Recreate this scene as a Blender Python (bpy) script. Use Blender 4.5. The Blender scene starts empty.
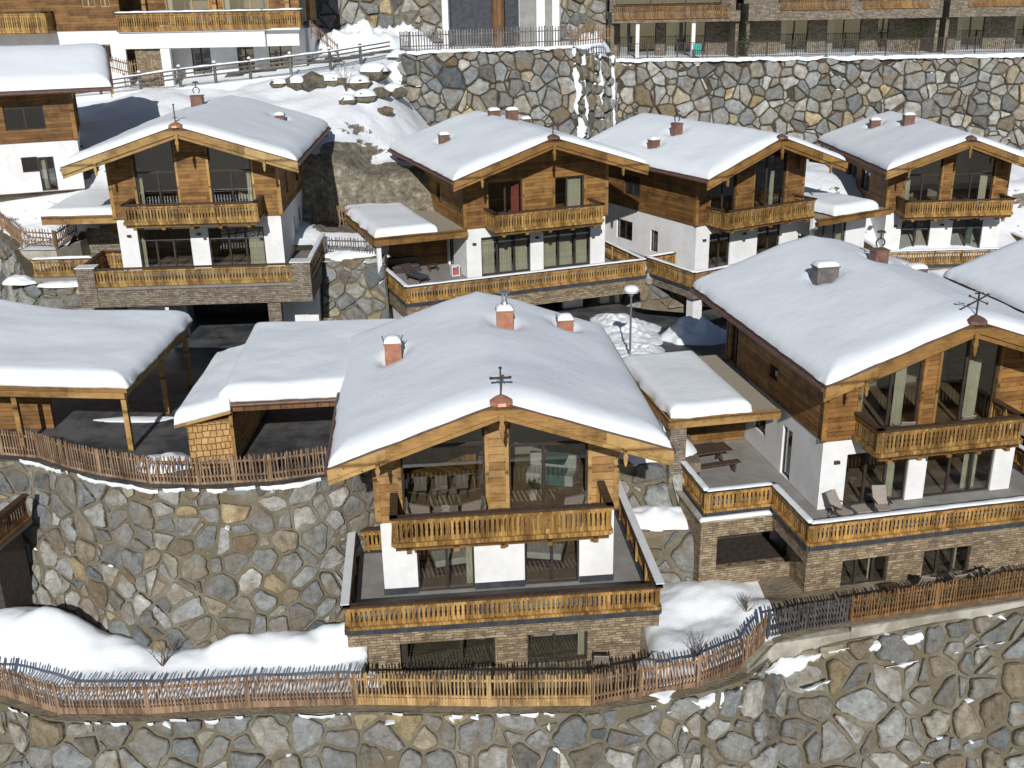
import bpy, math, random
from mathutils import Vector, Matrix, noise
random.seed(7)
R=math.radians
sc=bpy.context.scene
col=sc.collection
# ------------------------------------------------------------------ materials
def newmat(name):
    m=bpy.data.materials.new(name); m.use_nodes=True
    nt=m.node_tree; nt.nodes.clear()
    o=nt.nodes.new('ShaderNodeOutputMaterial'); b=nt.nodes.new('ShaderNodeBsdfPrincipled')
    nt.links.new(b.outputs[0],o.inputs[0])
    return m,nt,b,o
def N(nt,t,**k):
    n=nt.nodes.new(t)
    for a,v in k.items():
        if a.startswith('i_'):
            key=a[2:]; key=int(key) if key.isdigit() else key
            n.inputs[key].default_value=v
        else: setattr(n,a,v)
    return n
def ramp(nt,pts,interp='LINEAR'):
    r=nt.nodes.new('ShaderNodeValToRGB'); cr=r.color_ramp; cr.interpolation=interp
    while len(cr.elements)<len(pts): cr.elements.new(.5)
    for e,(p,c) in zip(cr.elements,pts):
        e.position=p; e.color=tuple(c)+(1,) if len(c)==3 else c
    return r
def noisy(name,c1,c2,scale=4,rough=.7,bump=.2,bscale=None,detail=5,dist=.02,spec=.3,metal=0,c3=None,s3=.6):
    m,nt,b,o=newmat(name); L=nt.links.new
    tc=N(nt,'ShaderNodeTexCoord'); n=N(nt,'ShaderNodeTexNoise',i_Scale=scale,i_Detail=detail,i_Roughness=.65)
    L(tc.outputs['Object'],n.inputs['Vector'])
    r=ramp(nt,[(.35,c1),(.65,c2)]); L(n.outputs[0],r.inputs[0]); out=r.outputs[0]
    if c3:
        n3=N(nt,'ShaderNodeTexNoise',i_Scale=s3,i_Detail=6,i_Roughness=.7); L(tc.outputs['Object'],n3.inputs['Vector'])
        r3=ramp(nt,[(.45,(0,0,0)),(.6,(1,1,1))]); L(n3.outputs[0],r3.inputs[0])
        mx=N(nt,'ShaderNodeMixRGB',i_2=c3+(1,)); L(r3.outputs[0],mx.inputs[0]); L(out,mx.inputs[1]); out=mx.outputs[0]
    L(out,b.inputs['Base Color']); b.inputs['Roughness'].default_value=rough
    b.inputs['Specular IOR Level'].default_value=spec; b.inputs['Metallic'].default_value=metal
    if bump:
        n2=N(nt,'ShaderNodeTexNoise',i_Scale=bscale or scale*4,i_Detail=6); L(tc.outputs['Object'],n2.inputs['Vector'])
        bp=N(nt,'ShaderNodeBump',i_Strength=bump,i_Distance=dist); L(n2.outputs[0],bp.inputs['Height']); L(bp.outputs[0],b.inputs['Normal'])
    return m
def wood(name,a,bc,dk,plank=.18,axis='z',knots=True,grain='x',rough=.6):
    """planked larch: every board its own tone, streaky grain, knots, dark joints"""
    m,nt,b,o=newmat(name); L=nt.links.new
    tc=N(nt,'ShaderNodeTexCoord'); sp=N(nt,'ShaderNodeSeparateXYZ'); L(tc.outputs['Object'],sp.inputs[0])
    u=N(nt,'ShaderNodeMath',operation='ADD'); L(sp.outputs[0],u.inputs[0]); L(sp.outputs[1],u.inputs[1])
    if axis=='z': across=sp.outputs[2]; along=u.outputs[0]
    else: across=u.outputs[0]; along=sp.outputs[2]
    d=N(nt,'ShaderNodeMath',operation='DIVIDE',i_1=plank); L(across,d.inputs[0])
    fl=N(nt,'ShaderNodeMath',operation='FLOOR'); L(d.outputs[0],fl.inputs[0])
    fr=N(nt,'ShaderNodeMath',operation='FRACT'); L(d.outputs[0],fr.inputs[0])
    # boards also break along their run
    al=N(nt,'ShaderNodeMath',operation='MULTIPLY_ADD',i_1=.28); L(along,al.inputs[0])
    ph=N(nt,'ShaderNodeMath',operation='MULTIPLY',i_1=.37); L(fl.outputs[0],ph.inputs[0]); L(ph.outputs[0],al.inputs[2])
    fa=N(nt,'ShaderNodeMath',operation='FLOOR'); L(al.outputs[0],fa.inputs[0])
    cb=N(nt,'ShaderNodeCombineXYZ'); L(fl.outputs[0],cb.inputs[0]); L(fa.outputs[0],cb.inputs[1])
    wn=N(nt,'ShaderNodeTexWhiteNoise'); L(cb.outputs[0],wn.inputs[0])
    g=N(nt,'ShaderNodeCombineXYZ')
    g1=N(nt,'ShaderNodeMath',operation='MULTIPLY',i_1=1.2); L(along,g1.inputs[0]); L(g1.outputs[0],g.inputs[0])
    g2=N(nt,'ShaderNodeMath',operation='MULTIPLY',i_1=26.); L(across,g2.inputs[0]); L(g2.outputs[0],g.inputs[1])
    L(wn.outputs[0],g.inputs[2])
    gn=N(nt,'ShaderNodeTexNoise',i_Scale=1.,i_Detail=4,i_Roughness=.6); L(g.outputs[0],gn.inputs['Vector'])
    ad=N(nt,'ShaderNodeMath',operation='MULTIPLY_ADD',i_1=.55); L(wn.outputs[0],ad.inputs[0])
    gm=N(nt,'ShaderNodeMath',operation='MULTIPLY_ADD',i_1=.9,i_2=-.22); L(gn.outputs[0],gm.inputs[0]); L(gm.outputs[0],ad.inputs[2])
    r=ramp(nt,[(.0,dk),(.35,a),(.75,bc)]); L(ad.outputs[0],r.inputs[0])
    # big weather stains
    wz=N(nt,'ShaderNodeTexNoise',i_Scale=.9,i_Detail=6,i_Roughness=.7); L(tc.outputs['Object'],wz.inputs['Vector'])
    wr=ramp(nt,[(.36,(.42,.40,.38)),(.5,(.9,.9,.9)),(.62,(1.12,1.1,1.05))]); L(wz.outputs[0],wr.inputs[0])
    ml=N(nt,'ShaderNodeMixRGB',blend_type='MULTIPLY',i_0=.85); L(r.outputs[0],ml.inputs[1]); L(wr.outputs[0],ml.inputs[2])
    oi=N(nt,'ShaderNodeObjectInfo'); vr=ramp(nt,[(0,(.80,.78,.78)),(.4,(1,.97,.93)),(.7,(.92,.96,1.0)),(1,(1.1,1.04,.96))]); L(oi.outputs['Random'],vr.inputs[0]); mv=N(nt,'ShaderNodeMixRGB',blend_type='MULTIPLY',i_0=1.); L(ml.outputs[0],mv.inputs[1]); L(vr.outputs[0],mv.inputs[2]); out=mv.outputs[0]
    if knots:
        v=N(nt,'ShaderNodeTexVoronoi',i_Scale=3.2); L(tc.outputs['Object'],v.inputs['Vector'])
        kr=ramp(nt,[(.06,(.18,.1,.06)),(.16,(1,1,1))]); L(v.outputs['Distance'],kr.inputs[0])
        mk=N(nt,'ShaderNodeMixRGB',blend_type='MULTIPLY',i_0=.85); L(out,mk.inputs[1]); L(kr.outputs[0],mk.inputs[2]); out=mk.outputs[0]
    jr=ramp(nt,[(.0,(.22,.18,.15)),(.07,(1,1,1)),(.93,(1,1,1)),(1,(.22,.18,.15))]); L(fr.outputs[0],jr.inputs[0])
    mj=N(nt,'ShaderNodeMixRGB',blend_type='MULTIPLY',i_0=.9); L(out,mj.inputs[1]); L(jr.outputs[0],mj.inputs[2])
    L(mj.outputs[0],b.inputs['Base Color']); b.inputs['Roughness'].default_value=rough; b.inputs['Specular IOR Level'].default_value=.3
    bp=N(nt,'ShaderNodeBump',i_Strength=.5,i_Distance=.02); L(jr.outputs[0],bp.inputs['Height']); L(bp.outputs[0],b.inputs['Normal'])
    return m
def brick(name,c1,c2,mortar,bw,bh,ms=.012,noise_c=(.5,.45,.4)):
    m,nt,b,o=newmat(name); L=nt.links.new
    tc=N(nt,'ShaderNodeTexCoord'); sp=N(nt,'ShaderNodeSeparateXYZ'); L(tc.outputs['Object'],sp.inputs[0])
    u=N(nt,'ShaderNodeMath',operation='ADD'); L(sp.outputs[0],u.inputs[0]); L(sp.outputs[1],u.inputs[1])
    c=N(nt,'ShaderNodeCombineXYZ'); L(u.outputs[0],c.inputs[0]); L(sp.outputs[2],c.inputs[1])
    nw=N(nt,'ShaderNodeTexNoise',i_Scale=2.5,i_Detail=3); L(tc.outputs['Object'],nw.inputs['Vector'])
    va=N(nt,'ShaderNodeVectorMath',operation='MULTIPLY_ADD'); va.inputs[1].default_value=(.2,.14,0); L(nw.outputs['Color'],va.inputs[0]); L(c.outputs[0],va.inputs[2])
    br=N(nt,'ShaderNodeTexBrick',i_Scale=1.,i_Color1=c1+(1,),i_Color2=c2+(1,),i_Mortar=mortar+(1,)); br.offset=.37; br.squash=.7; br.squash_frequency=3
    br.inputs['Brick Width'].default_value=bw; br.inputs['Row Height'].default_value=bh; br.inputs['Mortar Size'].default_value=ms; br.inputs['Mortar Smooth'].default_value=.3
    L(va.outputs[0],br.inputs['Vector'])
    n=N(nt,'ShaderNodeTexNoise',i_Scale=3.5,i_Detail=6,i_Roughness=.75); L(tc.outputs['Object'],n.inputs['Vector'])
    r=ramp(nt,[(.35,noise_c),(.6,(1,1,1))]); L(n.outputs[0],r.inputs[0])
    ml=N(nt,'ShaderNodeMixRGB',blend_type='MULTIPLY',i_0=.8); L(br.outputs[0],ml.inputs[1]); L(r.outputs[0],ml.inputs[2])
    L(ml.outputs[0],b.inputs['Base Color']); b.inputs['Roughness'].default_value=.85
    bp=N(nt,'ShaderNodeBump',i_Strength=.9,i_Distance=.04,invert=True); L(br.outputs['Fac'],bp.inputs['Height']); L(bp.outputs[0],b.inputs['Normal'])
    return m
def stonemat():
    m,nt,b,o=newmat('boulder_stone'); L=nt.links.new
    at=N(nt,'ShaderNodeAttribute',attribute_name='tone'); tc=N(nt,'ShaderNodeTexCoord')
    n=N(nt,'ShaderNodeTexNoise',i_Scale=2.6,i_Detail=9,i_Roughness=.72); L(tc.outputs['Object'],n.inputs['Vector'])
    r=ramp(nt,[(.3,(.3,.29,.27)),(.45,(.8,.8,.8)),(.55,(1.0,1.0,1.0)),(.72,(1.5,1.47,1.4))]); L(n.outputs[0],r.inputs[0])
    ml=N(nt,'ShaderNodeMixRGB',blend_type='MULTIPLY',i_0=.9); L(at.outputs['Color'],ml.inputs[1]); L(r.outputs[0],ml.inputs[2])
    n4=N(nt,'ShaderNodeTexNoise',i_Scale=1.1,i_Detail=5); L(tc.outputs['Object'],n4.inputs['Vector'])
    r4=ramp(nt,[(.5,(0,0,0)),(.68,(.6,.6,.6))]); L(n4.outputs[0],r4.inputs[0])
    mo=N(nt,'ShaderNodeMixRGB',i_2=(.22,.15,.08,1)); L(r4.outputs[0],mo.inputs[0]); L(ml.outputs[0],mo.inputs[1])
    ea=N(nt,'ShaderNodeAttribute',attribute_name='edge'); n6=N(nt,'ShaderNodeTexNoise',i_Scale=3.4,i_Detail=8,i_Roughness=.7); L(tc.outputs['Object'],n6.inputs['Vector'])
    sm=N(nt,'ShaderNodeMath',operation='MULTIPLY_ADD',i_1=1.7); L(n6.outputs[0],sm.inputs[0]); L(ea.outputs['Fac'],sm.inputs[2])
    s2=N(nt,'ShaderNodeMath',operation='MULTIPLY',i_1=.5); L(sm.outputs[0],s2.inputs[0])
    r6=ramp(nt,[(.80,(0,0,0)),(.86,(1,1,1))]); L(s2.outputs[0],r6.inputs[0])
    md=N(nt,'ShaderNodeMixRGB'); L(r6.outputs[0],md.inputs[0]); L(mo.outputs[0],md.inputs[1])
    mcol=ramp(nt,[(.35,(.07,.06,.042)),(.5,(.14,.122,.085)),(.68,(.23,.205,.155))]); L(n4.outputs[0],mcol.inputs[0]); L(mcol.outputs[0],md.inputs[2]); mo=md
    # fine dark cracks
    vc=N(nt,'ShaderNodeTexVoronoi',feature='DISTANCE_TO_EDGE',i_Scale=1.7); L(tc.outputs['Object'],vc.inputs['Vector'])
    rc=ramp(nt,[(.0,(.35,.33,.3)),(.02,(1,1,1))]); L(vc.outputs['Distance'],rc.inputs[0]); mc=N(nt,'ShaderNodeMixRGB',blend_type='MULTIPLY'); L(n.outputs[0],mc.inputs[0]); L(mo.outputs[0],mc.inputs[1]); L(rc.outputs[0],mc.inputs[2]); mo=mc
    L(mo.outputs[0],b.inputs['Base Color']); b.inputs['Roughness'].default_value=.85; b.inputs['Specular IOR Level'].default_value=.25
    n2=N(nt,'ShaderNodeTexNoise',i_Scale=7.,i_Detail=8,i_Roughness=.7); L(tc.outputs['Object'],n2.inputs['Vector'])
    bp=N(nt,'ShaderNodeBump',i_Strength=.9,i_Distance=.12); L(n2.outputs[0],bp.inputs['Height']); L(bp.outputs[0],b.inputs['Normal'])
    return m
def snowmat():
    m,nt,b,o=newmat('snow'); L=nt.links.new
    tc=N(nt,'ShaderNodeTexCoord')
    b.inputs['Base Color'].default_value=(.83,.865,.89,1); b.inputs['Roughness'].default_value=.6; b.inputs['Specular IOR Level'].default_value=.25
    n=N(nt,'ShaderNodeTexNoise',i_Scale=1.6,i_Detail=4); L(tc.outputs['Object'],n.inputs['Vector'])
    n2=N(nt,'ShaderNodeTexNoise',i_Scale=9.,i_Detail=7,i_Roughness=.7); L(tc.outputs['Object'],n2.inputs['Vector'])
    bp=N(nt,'ShaderNodeBump',i_Strength=.25,i_Distance=.1); L(n.outputs[0],bp.inputs['Height'])
    b2=N(nt,'ShaderNodeBump',i_Strength=.45,i_Distance=.03); L(n2.outputs[0],b2.inputs['Height']); L(bp.outputs[0],b2.inputs['Normal'])
    L(b2.outputs[0],b.inputs['Normal'])
    return m
def terrmat():
    """snow that lies where the ground is flat enough, bare brown bank where it is steep"""
    m,nt,b,o=newmat('snowy_bank'); L=nt.links.new
    tc=N(nt,'ShaderNodeTexCoord'); ge=N(nt,'ShaderNodeNewGeometry'); sp=N(nt,'ShaderNodeSeparateXYZ'); L(ge.outputs['True Normal'],sp.inputs[0])
    n=N(nt,'ShaderNodeTexNoise',i_Scale=.8,i_Detail=9,i_Roughness=.7); L(tc.outputs['Object'],n.inputs['Vector'])
    a0=N(nt,'ShaderNodeMath',operation='MULTIPLY_ADD',i_1=.55); L(n.outputs[0],a0.inputs[0]); L(sp.outputs[2],a0.inputs[2])
    at=N(nt,'ShaderNodeAttribute',attribute_name='bare'); a=N(nt,'ShaderNodeMath',operation='SUBTRACT'); L(a0.outputs[0],a.inputs[0]); L(at.outputs['Fac'],a.inputs[1])
    r=ramp(nt,[(.5,(0,0,0)),(.53,(1,1,1))]); sb=N(nt,'ShaderNodeMath',operation='SUBTRACT',i_1=.52); L(a.outputs[0],sb.inputs[0]); L(sb.outputs[0],r.inputs[0])
    n2=N(nt,'ShaderNodeTexNoise',i_Scale=2.2,i_Detail=9,i_Roughness=.75); L(tc.outputs['Object'],n2.inputs['Vector'])
    rr=ramp(nt,[(.35,(.075,.062,.04)),(.48,(.17,.145,.10)),(.56,(.24,.215,.16)),(.66,(.42,.40,.36))]); L(n2.outputs[0],rr.inputs[0])
    mx=N(nt,'ShaderNodeMixRGB',i_2=(.83,.85,.875,1)); L(r.outputs[0],mx.inputs[0]); L(rr.outputs[0],mx.inputs[1]); L(mx.outputs[0],b.inputs['Base Color'])
    b.inputs['Roughness'].default_value=.8
    bp=N(nt,'ShaderNodeBump',i_Strength=.6,i_Distance=.2); L(n2.outputs[0],bp.inputs['Height']); L(bp.outputs[0],b.inputs['Normal'])
    return m
def glassmat():
    m,nt,b,o=newmat('window_glass'); L=nt.links.new; nt.nodes.remove(b)
    t=N(nt,'ShaderNodeBsdfTransparent',i_Color=(.83,.835,.815,1)); g=N(nt,'ShaderNodeBsdfGlossy',i_Roughness=.015,i_Color=(.9,.95,1,1))
    lw=N(nt,'ShaderNodeFresnel'); mx=N(nt,'ShaderNodeMixShader'); ge=N(nt,'ShaderNodeNewGeometry')
    io=N(nt,'ShaderNodeMath',operation='MULTIPLY_ADD',i_1=1/1.6-1.6,i_2=1.6); L(ge.outputs['Backfacing'],io.inputs[0]); L(io.outputs[0],lw.inputs[0])
    ad=N(nt,'ShaderNodeMath',operation='ADD',i_1=.085); L(lw.outputs[0],ad.inputs[0])
    L(ad.outputs[0],mx.inputs[0]); L(t.outputs[0],mx.inputs[1]); L(g.outputs[0],mx.inputs[2]); L(mx.outputs[0],o.inputs[0])
    return m
M={}
M['wall']=wood('larch_cladding',(.215,.108,.034),(.345,.19,.062),(.085,.038,.012),.2,'z')
M['log']=wood('squared_larch_logs',(.40,.23,.085),(.54,.345,.15),(.2,.10,.035),.30,'z')
M['wallD']=wood('dark_larch_cladding',(.18,.092,.032),(.27,.145,.05),(.07,.033,.012),.2,'z')
M['beam']=wood('hewn_larch_beam',(.37,.215,.075),(.52,.345,.14),(.15,.075,.025),1.7,'z')
M['beamD']=wood('brown_larch_beam',(.27,.145,.043),(.39,.225,.075),(.12,.058,.018),1.7,'z')
M['rail']=wood('larch_railing_boards',(.30,.17,.05),(.50,.31,.105),(.10,.046,.014),.145,'x')
M['post']=wood('brown_timber',(.17,.085,.035),(.24,.13,.06),(.08,.04,.018),.5,'x')
M['cap']=noisy('dark_handrail',(.045,.028,.018),(.09,.055,.035),6,.5,.2)
M['picket']=wood('weathered_pickets',(.26,.16,.095),(.40,.27,.175),(.11,.065,.04),.09,'x',False)
M['picketG']=wood('grey_weathered_pickets',(.15,.135,.125),(.24,.22,.205),(.07,.06,.055),.09,'x',False)
M['picketK']=wood('dark_grey_pickets',(.075,.075,.078),(.13,.13,.135),(.03,.03,.03),.09,'x',False)
M['railD']=wood('dark_brown_boards',(.20,.105,.035),(.31,.18,.065),(.08,.035,.012),.145,'x')  # darker brown boards for the railings of the top terrace blocks
M['picketO']=wood('fresh_larch_pickets',(.42,.26,.105),(.56,.37,.175),(.2,.11,.04),.09,'x',False)
M['picketB']=wood('brown_larch_pickets',(.20,.105,.042),(.29,.16,.07),(.10,.05,.02),.09,'x',False)
M['plaster']=noisy('white_render',(.76,.765,.77),(.82,.82,.815),1.2,.9,.25,30,dist=.006,c3=(.725,.72,.705),s3=.9)
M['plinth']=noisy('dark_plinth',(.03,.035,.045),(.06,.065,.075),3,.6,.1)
M['clad']=brick('ledge_stone_cladding',(.20,.15,.095),(.44,.34,.215),(.12,.095,.065),.37,.105,.009,(.45,.42,.38))
M['cladG']=brick('grey_ledge_stone',(.19,.155,.115),(.35,.30,.23),(.10,.085,.065),.37,.105,.009,(.45,.42,.38))
M['shingle']=brick('larch_shingles',(.50,.30,.11),(.62,.40,.17),(.2,.1,.03),.30,.26,.02,(.7,.6,.5))
M['snow']=snowmat(); M['terr']=terrmat(); M['glass']=glassmat(); M['stone']=stonemat()
M['mortar']=noisy('wall_mortar',(.13,.115,.082),(.235,.21,.16),1.6,.95,1.,9,dist=.07,c3=(.15,.125,.08),s3=.5)
M['mortarD']=noisy('dark_wall_joints',(.035,.03,.022),(.09,.078,.055),1.6,.95,.9,9,dist=.06)
M['frame']=noisy('dark_window_frame',(.035,.026,.022),(.06,.045,.037),5,.45,0)
M['framew']=noisy('larch_window_frame',(.4,.24,.09),(.5,.32,.14),5,.5,0)
M['curtain']=noisy('sage_curtain',(.56,.55,.41),(.70,.69,.54),1.5,.9,0)
M['curtainW']=noisy('pale_curtain',(.52,.55,.52),(.64,.66,.62),1.5,.9,0)
M['curtainR']=noisy('red_curtain',(.35,.09,.07),(.45,.15,.12),1.5,.9,0)
M['copper']=noisy('copper_sheet',(.36,.16,.10),(.50,.24,.15),3,.42,.1,metal=.25)
M['greyc']=noisy('grey_chimney_sheet',(.10,.088,.08),(.17,.15,.14),3,.5,.1)
M['brown']=noisy('brown_sheet_metal',(.14,.075,.055),(.22,.12,.09),3,.5,.1)
M['steel']=noisy('galvanised_steel',(.45,.46,.47),(.6,.61,.62),4,.35,0,metal=.8)
M['iron']=noisy('dark_iron',(.04,.032,.03),(.08,.06,.05),6,.55,.1)
M['gutter']=noisy('copper_brown_gutter',(.10,.055,.045),(.16,.09,.07),3,.5,0)
M['tile']=noisy('dark_roof_tile',(.06,.045,.04),(.11,.08,.07),4,.8,.3)
M['floor']=noisy('terrace_paving',(.19,.175,.155),(.26,.24,.215),1.5,.8,.1)
M['floorG']=noisy('grey_terrace_paving',(.23,.22,.20),(.31,.30,.28),1.2,.8,.1)
M['room']=noisy('room_wall',(.36,.32,.26),(.46,.42,.35),.7,.9,0)
M['roomfloor']=noisy('parquet',(.30,.22,.14),(.40,.30,.2),2,.5,0)
M['asphalt']=noisy('wet_asphalt',(.035,.038,.043),(.085,.085,.085),.7,.55,.3,20,c3=(.12,.12,.12),s3=.35)
M['concrete']=noisy('concrete',(.40,.37,.31),(.52,.49,.42),1.2,.9,.3,c3=(.30,.27,.21),s3=.8)
M['gconc']=noisy('gravel_roof_edge',(.30,.26,.19),(.42,.38,.30),14,.95,.6,40)
M['rattan']=noisy('grey_rattan',(.13,.105,.085),(.21,.175,.145),18,.8,.4)
M['cushion']=noisy('taupe_cushion',(.26,.22,.185),(.34,.29,.25),3,.9,.1)
M['dkcushion']=noisy('anthracite_cushion',(.05,.05,.055),(.09,.09,.095),3,.9,.1)
M['mesh']=noisy('taupe_chair_mesh',(.28,.24,.20),(.36,.31,.27),8,.8,.1)
M['darktable']=noisy('dark_wood_table',(.06,.04,.03),(.11,.075,.055),4,.5,.1)
M['teal']=noisy('teal_fabric',(.10,.2,.19),(.2,.33,.3),3,.9,0)
M['leaf']=noisy('plant_leaves',(.05,.10,.02),(.11,.17,.04),9,.7,0)
M['twig']=noisy('bare_twigs',(.12,.08,.05),(.2,.14,.09),9,.8,0)
M['linen']=noisy('white_linen',(.62,.64,.61),(.74,.74,.70),3,.9,0)
M['earth']=noisy('trodden_earth',(.16,.13,.09),(.26,.215,.15),1.3,.95,.8,8,dist=.08)
M['lampw']=noisy('white_enamel',(.7,.7,.7),(.78,.78,.78),3,.4,0)
M['green']=noisy('turquoise_paint',(.05,.3,.25),(.08,.36,.3),3,.5,0)

# ------------------------------------------------------------------ mesh helpers
class MB:
    def __init__(s): s.v=[]; s.f=[]; s.T=None; s.cut=[(0,0)]
    def split(s,name,mat,parent=None):
        out=[]; cs=s.cut+[(len(s.v),len(s.f))]
        for (v0,f0),(v1,f1) in zip(cs,cs[1:]):
            if v1>v0: m=MB(); m.v=s.v[v0:v1]; m.f=[tuple(i-v0 for i in f) for f in s.f[f0:f1]]; out.append(m.build(name,mat,parent))
        return out
    def mark(s): s.cut.append((len(s.v),len(s.f))); return s
    def add(s,vs,fs):
        k=len(s.v)
        s.v+= [tuple(s.T@Vector(v)) for v in vs] if s.T else [tuple(v) for v in vs]
        s.f+= [tuple(i+k for i in f) for f in fs]
        return s
    def box(s,x0,x1,y0,y1,z0,z1):
        return s.add([(x0,y0,z0),(x1,y0,z0),(x1,y1,z0),(x0,y1,z0),(x0,y0,z1),(x1,y0,z1),(x1,y1,z1),(x0,y1,z1)],
          [(0,3,2,1),(4,5,6,7),(0,1,5,4),(1,2,6,5),(2,3,7,6),(3,0,4,7)])
    def hexa(s,p): # 8 points, bottom 4 ccw then top 4
        return s.add(p,[(0,3,2,1),(4,5,6,7),(0,1,5,4),(1,2,6,5),(2,3,7,6),(3,0,4,7)])
    def bar(s,a,b,w,h,up=(0,0,1)):
        a=Vector(a); b=Vector(b); d=(b-a).normalized(); u=Vector(up)
        if abs(d.dot(u))>.98: u=Vector((0,1,0))
        x=d.cross(u).normalized(); y=x.cross(d).normalized()
        p=[]
        for q in (a,b):
            for i,j in ((-1,-1),(1,-1),(1,1),(-1,1)): p.append(q+x*w/2*i+y*h/2*j)
        return s.add(p,[(0,1,2,3),(7,6,5,4),(0,4,5,1),(1,5,6,2),(2,6,7,3),(3,7,4,0)])
    def tube(s,pts,rad,n=8,cap=True):
        pts=[Vector(p) for p in pts]; k=len(pts)
        if not hasattr(rad,'__len__'): rad=[rad]*k
        vs=[]; fs=[]
        for i,p in enumerate(pts):
            d=(pts[min(i+1,k-1)]-pts[max(i-1,0)]).normalized()
            u=Vector((0,0,1)) if abs(d.z)<.95 else Vector((1,0,0))
            x=d.cross(u).normalized(); y=d.cross(x)
            for j in range(n):
                t=2*math.pi*j/n; vs.append(p+(x*math.cos(t)+y*math.sin(t))*rad[i])
        for i in range(k-1):
            for j in range(n):
                a=i*n+j; b=i*n+(j+1)%n; fs.append((a,b,b+n,a+n))
        if cap: fs.append(tuple(range(n))); fs.append(tuple(reversed(range((k-1)*n,k*n))))
        return s.add(vs,fs)
    def lathe(s,c,prof,n=16):
        vs=[]; fs=[]
        for r,z in prof:
            for j in range(n): t=2*math.pi*j/n; vs.append((c[0]+r*math.cos(t),c[1]+r*math.sin(t),c[2]+z))
        for i in range(len(prof)-1):
            for j in range(n):
                a=i*n+j; b=i*n+(j+1)%n; fs.append((a,b,b+n,a+n))
        fs.append(tuple(reversed(range(n)))); fs.append(tuple(range((len(prof)-1)*n,len(prof)*n)))
        return s.add(vs,fs)
    def prism(s,poly,axis,a,b):
        """poly of 2D points extruded along axis from a to b; axis y: (x,z), x: (y,z), z: (x,y)"""
        def P(p,t):
            return {'y':(p[0],t,p[1]),'x':(t,p[0],p[1]),'z':(p[0],p[1],t)}[axis]
        n=len(poly); vs=[P(p,a) for p in poly]+[P(p,b) for p in poly]
        fs=[tuple(range(n)),tuple(reversed(range(n,2*n)))]+[(i,i+n,(i+1)%n+n,(i+1)%n) for i in range(n)]
        return s.add(vs,fs)
    def build(s,name,mat,parent=None,smooth=False,fix=True,bevel=0):
        me=bpy.data.meshes.new(name); me.from_pydata(s.v,[],s.f); me.update()
        if fix:
            import bmesh
            bm=bmesh.new(); bm.from_mesh(me); bmesh.ops.recalc_face_normals(bm,faces=bm.faces); bm.to_mesh(me); bm.free()
        me.materials.append(mat)
        if smooth:
            for p in me.polygons: p.use_smooth=True
        o=bpy.data.objects.new(name,me); col.objects.link(o)
        if parent: o.parent=parent
        if bevel:
            b=o.modifiers.new('bevel','BEVEL'); b.width=bevel; b.segments=2; b.limit_method='ANGLE'
        return o
def tag(o,label=None,cat=None,group=None,kind=None):
    if label: o['label']=label
    if cat: o['category']=cat
    if group: o['group']=group
    if kind: o['kind']=kind
    return o
def empty(name,loc,yaw,label,cat,group=None):
    o=bpy.data.objects.new(name,None); col.objects.link(o); o.location=loc; o.rotation_euler=(0,0,yaw); o.empty_display_size=.3
    return tag(o,label,cat,group)
def copy_tree(o,parent=None):
    c=o.copy(); col.objects.link(c); c.parent=parent
    for ch in o.children: copy_tree(ch,c)
    return c
def nz(x,y,z=0,s=1): return noise.noise(Vector((x*s,y*s,z*s)))
def sstep(a,b,x):
    t=max(0,min(1,(x-a)/(b-a))); return t*t*(3-2*t)

# ------------------------------------------------------------------ camera (the whole scene is measured from it)
CF=1054.3; PITCH=.36164; ROLL=-.01898
Fv=Vector((0,math.cos(PITCH),-math.sin(PITCH))); R0=Vector((1,0,0)); U0=Vector((0,math.sin(PITCH),math.cos(PITCH)))
Rv=math.cos(ROLL)*R0+math.sin(ROLL)*U0; Uv=-math.sin(ROLL)*R0+math.cos(ROLL)*U0
cam=bpy.data.cameras.new('camera'); co=bpy.data.objects.new('camera',cam); col.objects.link(co)
cam.sensor_width=36; cam.lens=CF/1024*36; cam.clip_end=3000; cam.clip_start=.5
co.matrix_world=Matrix(((Rv.x,Uv.x,-Fv.x,0),(Rv.y,Uv.y,-Fv.y,0),(Rv.z,Uv.z,-Fv.z,0),(0,0,0,1)))
sc.camera=co

# ------------------------------------------------------------------ light
SAZ=R(182.0); SEL=R(28.5)
w=bpy.data.worlds.new('World'); sc.world=w; w.use_nodes=True
bg=w.node_tree.nodes['Background']; sky=w.node_tree.nodes.new('ShaderNodeTexSky'); sky.sky_type='NISHITA'; sky.sun_disc=False
sky.sun_elevation=SEL; sky.sun_rotation=SAZ; sky.altitude=1500; sky.air_density=1; sky.dust_density=.4
w.node_tree.links.new(sky.outputs[0],bg.inputs[0]); bg.inputs[1].default_value=.062
sd=Vector((math.sin(SAZ)*math.cos(SEL),math.cos(SAZ)*math.cos(SEL),math.sin(SEL)))
sl=bpy.data.lights.new('sun','SUN'); sl.energy=4.2; sl.angle=R(.5); sl.color=(1,.975,.94)
so=bpy.data.objects.new('sun',sl); col.objects.link(so); so.rotation_euler=sd.to_track_quat('Z','Y').to_euler(); so.location=(0,-20,40)
sc.view_settings.view_transform='Standard'; sc.view_settings.look='None'; sc.view_settings.exposure=-.08; sc.view_settings.gamma=1
sc.cycles.max_bounces=6; sc.cycles.transparent_max_bounces=12; sc.cycles.use_denoising=True

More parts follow.
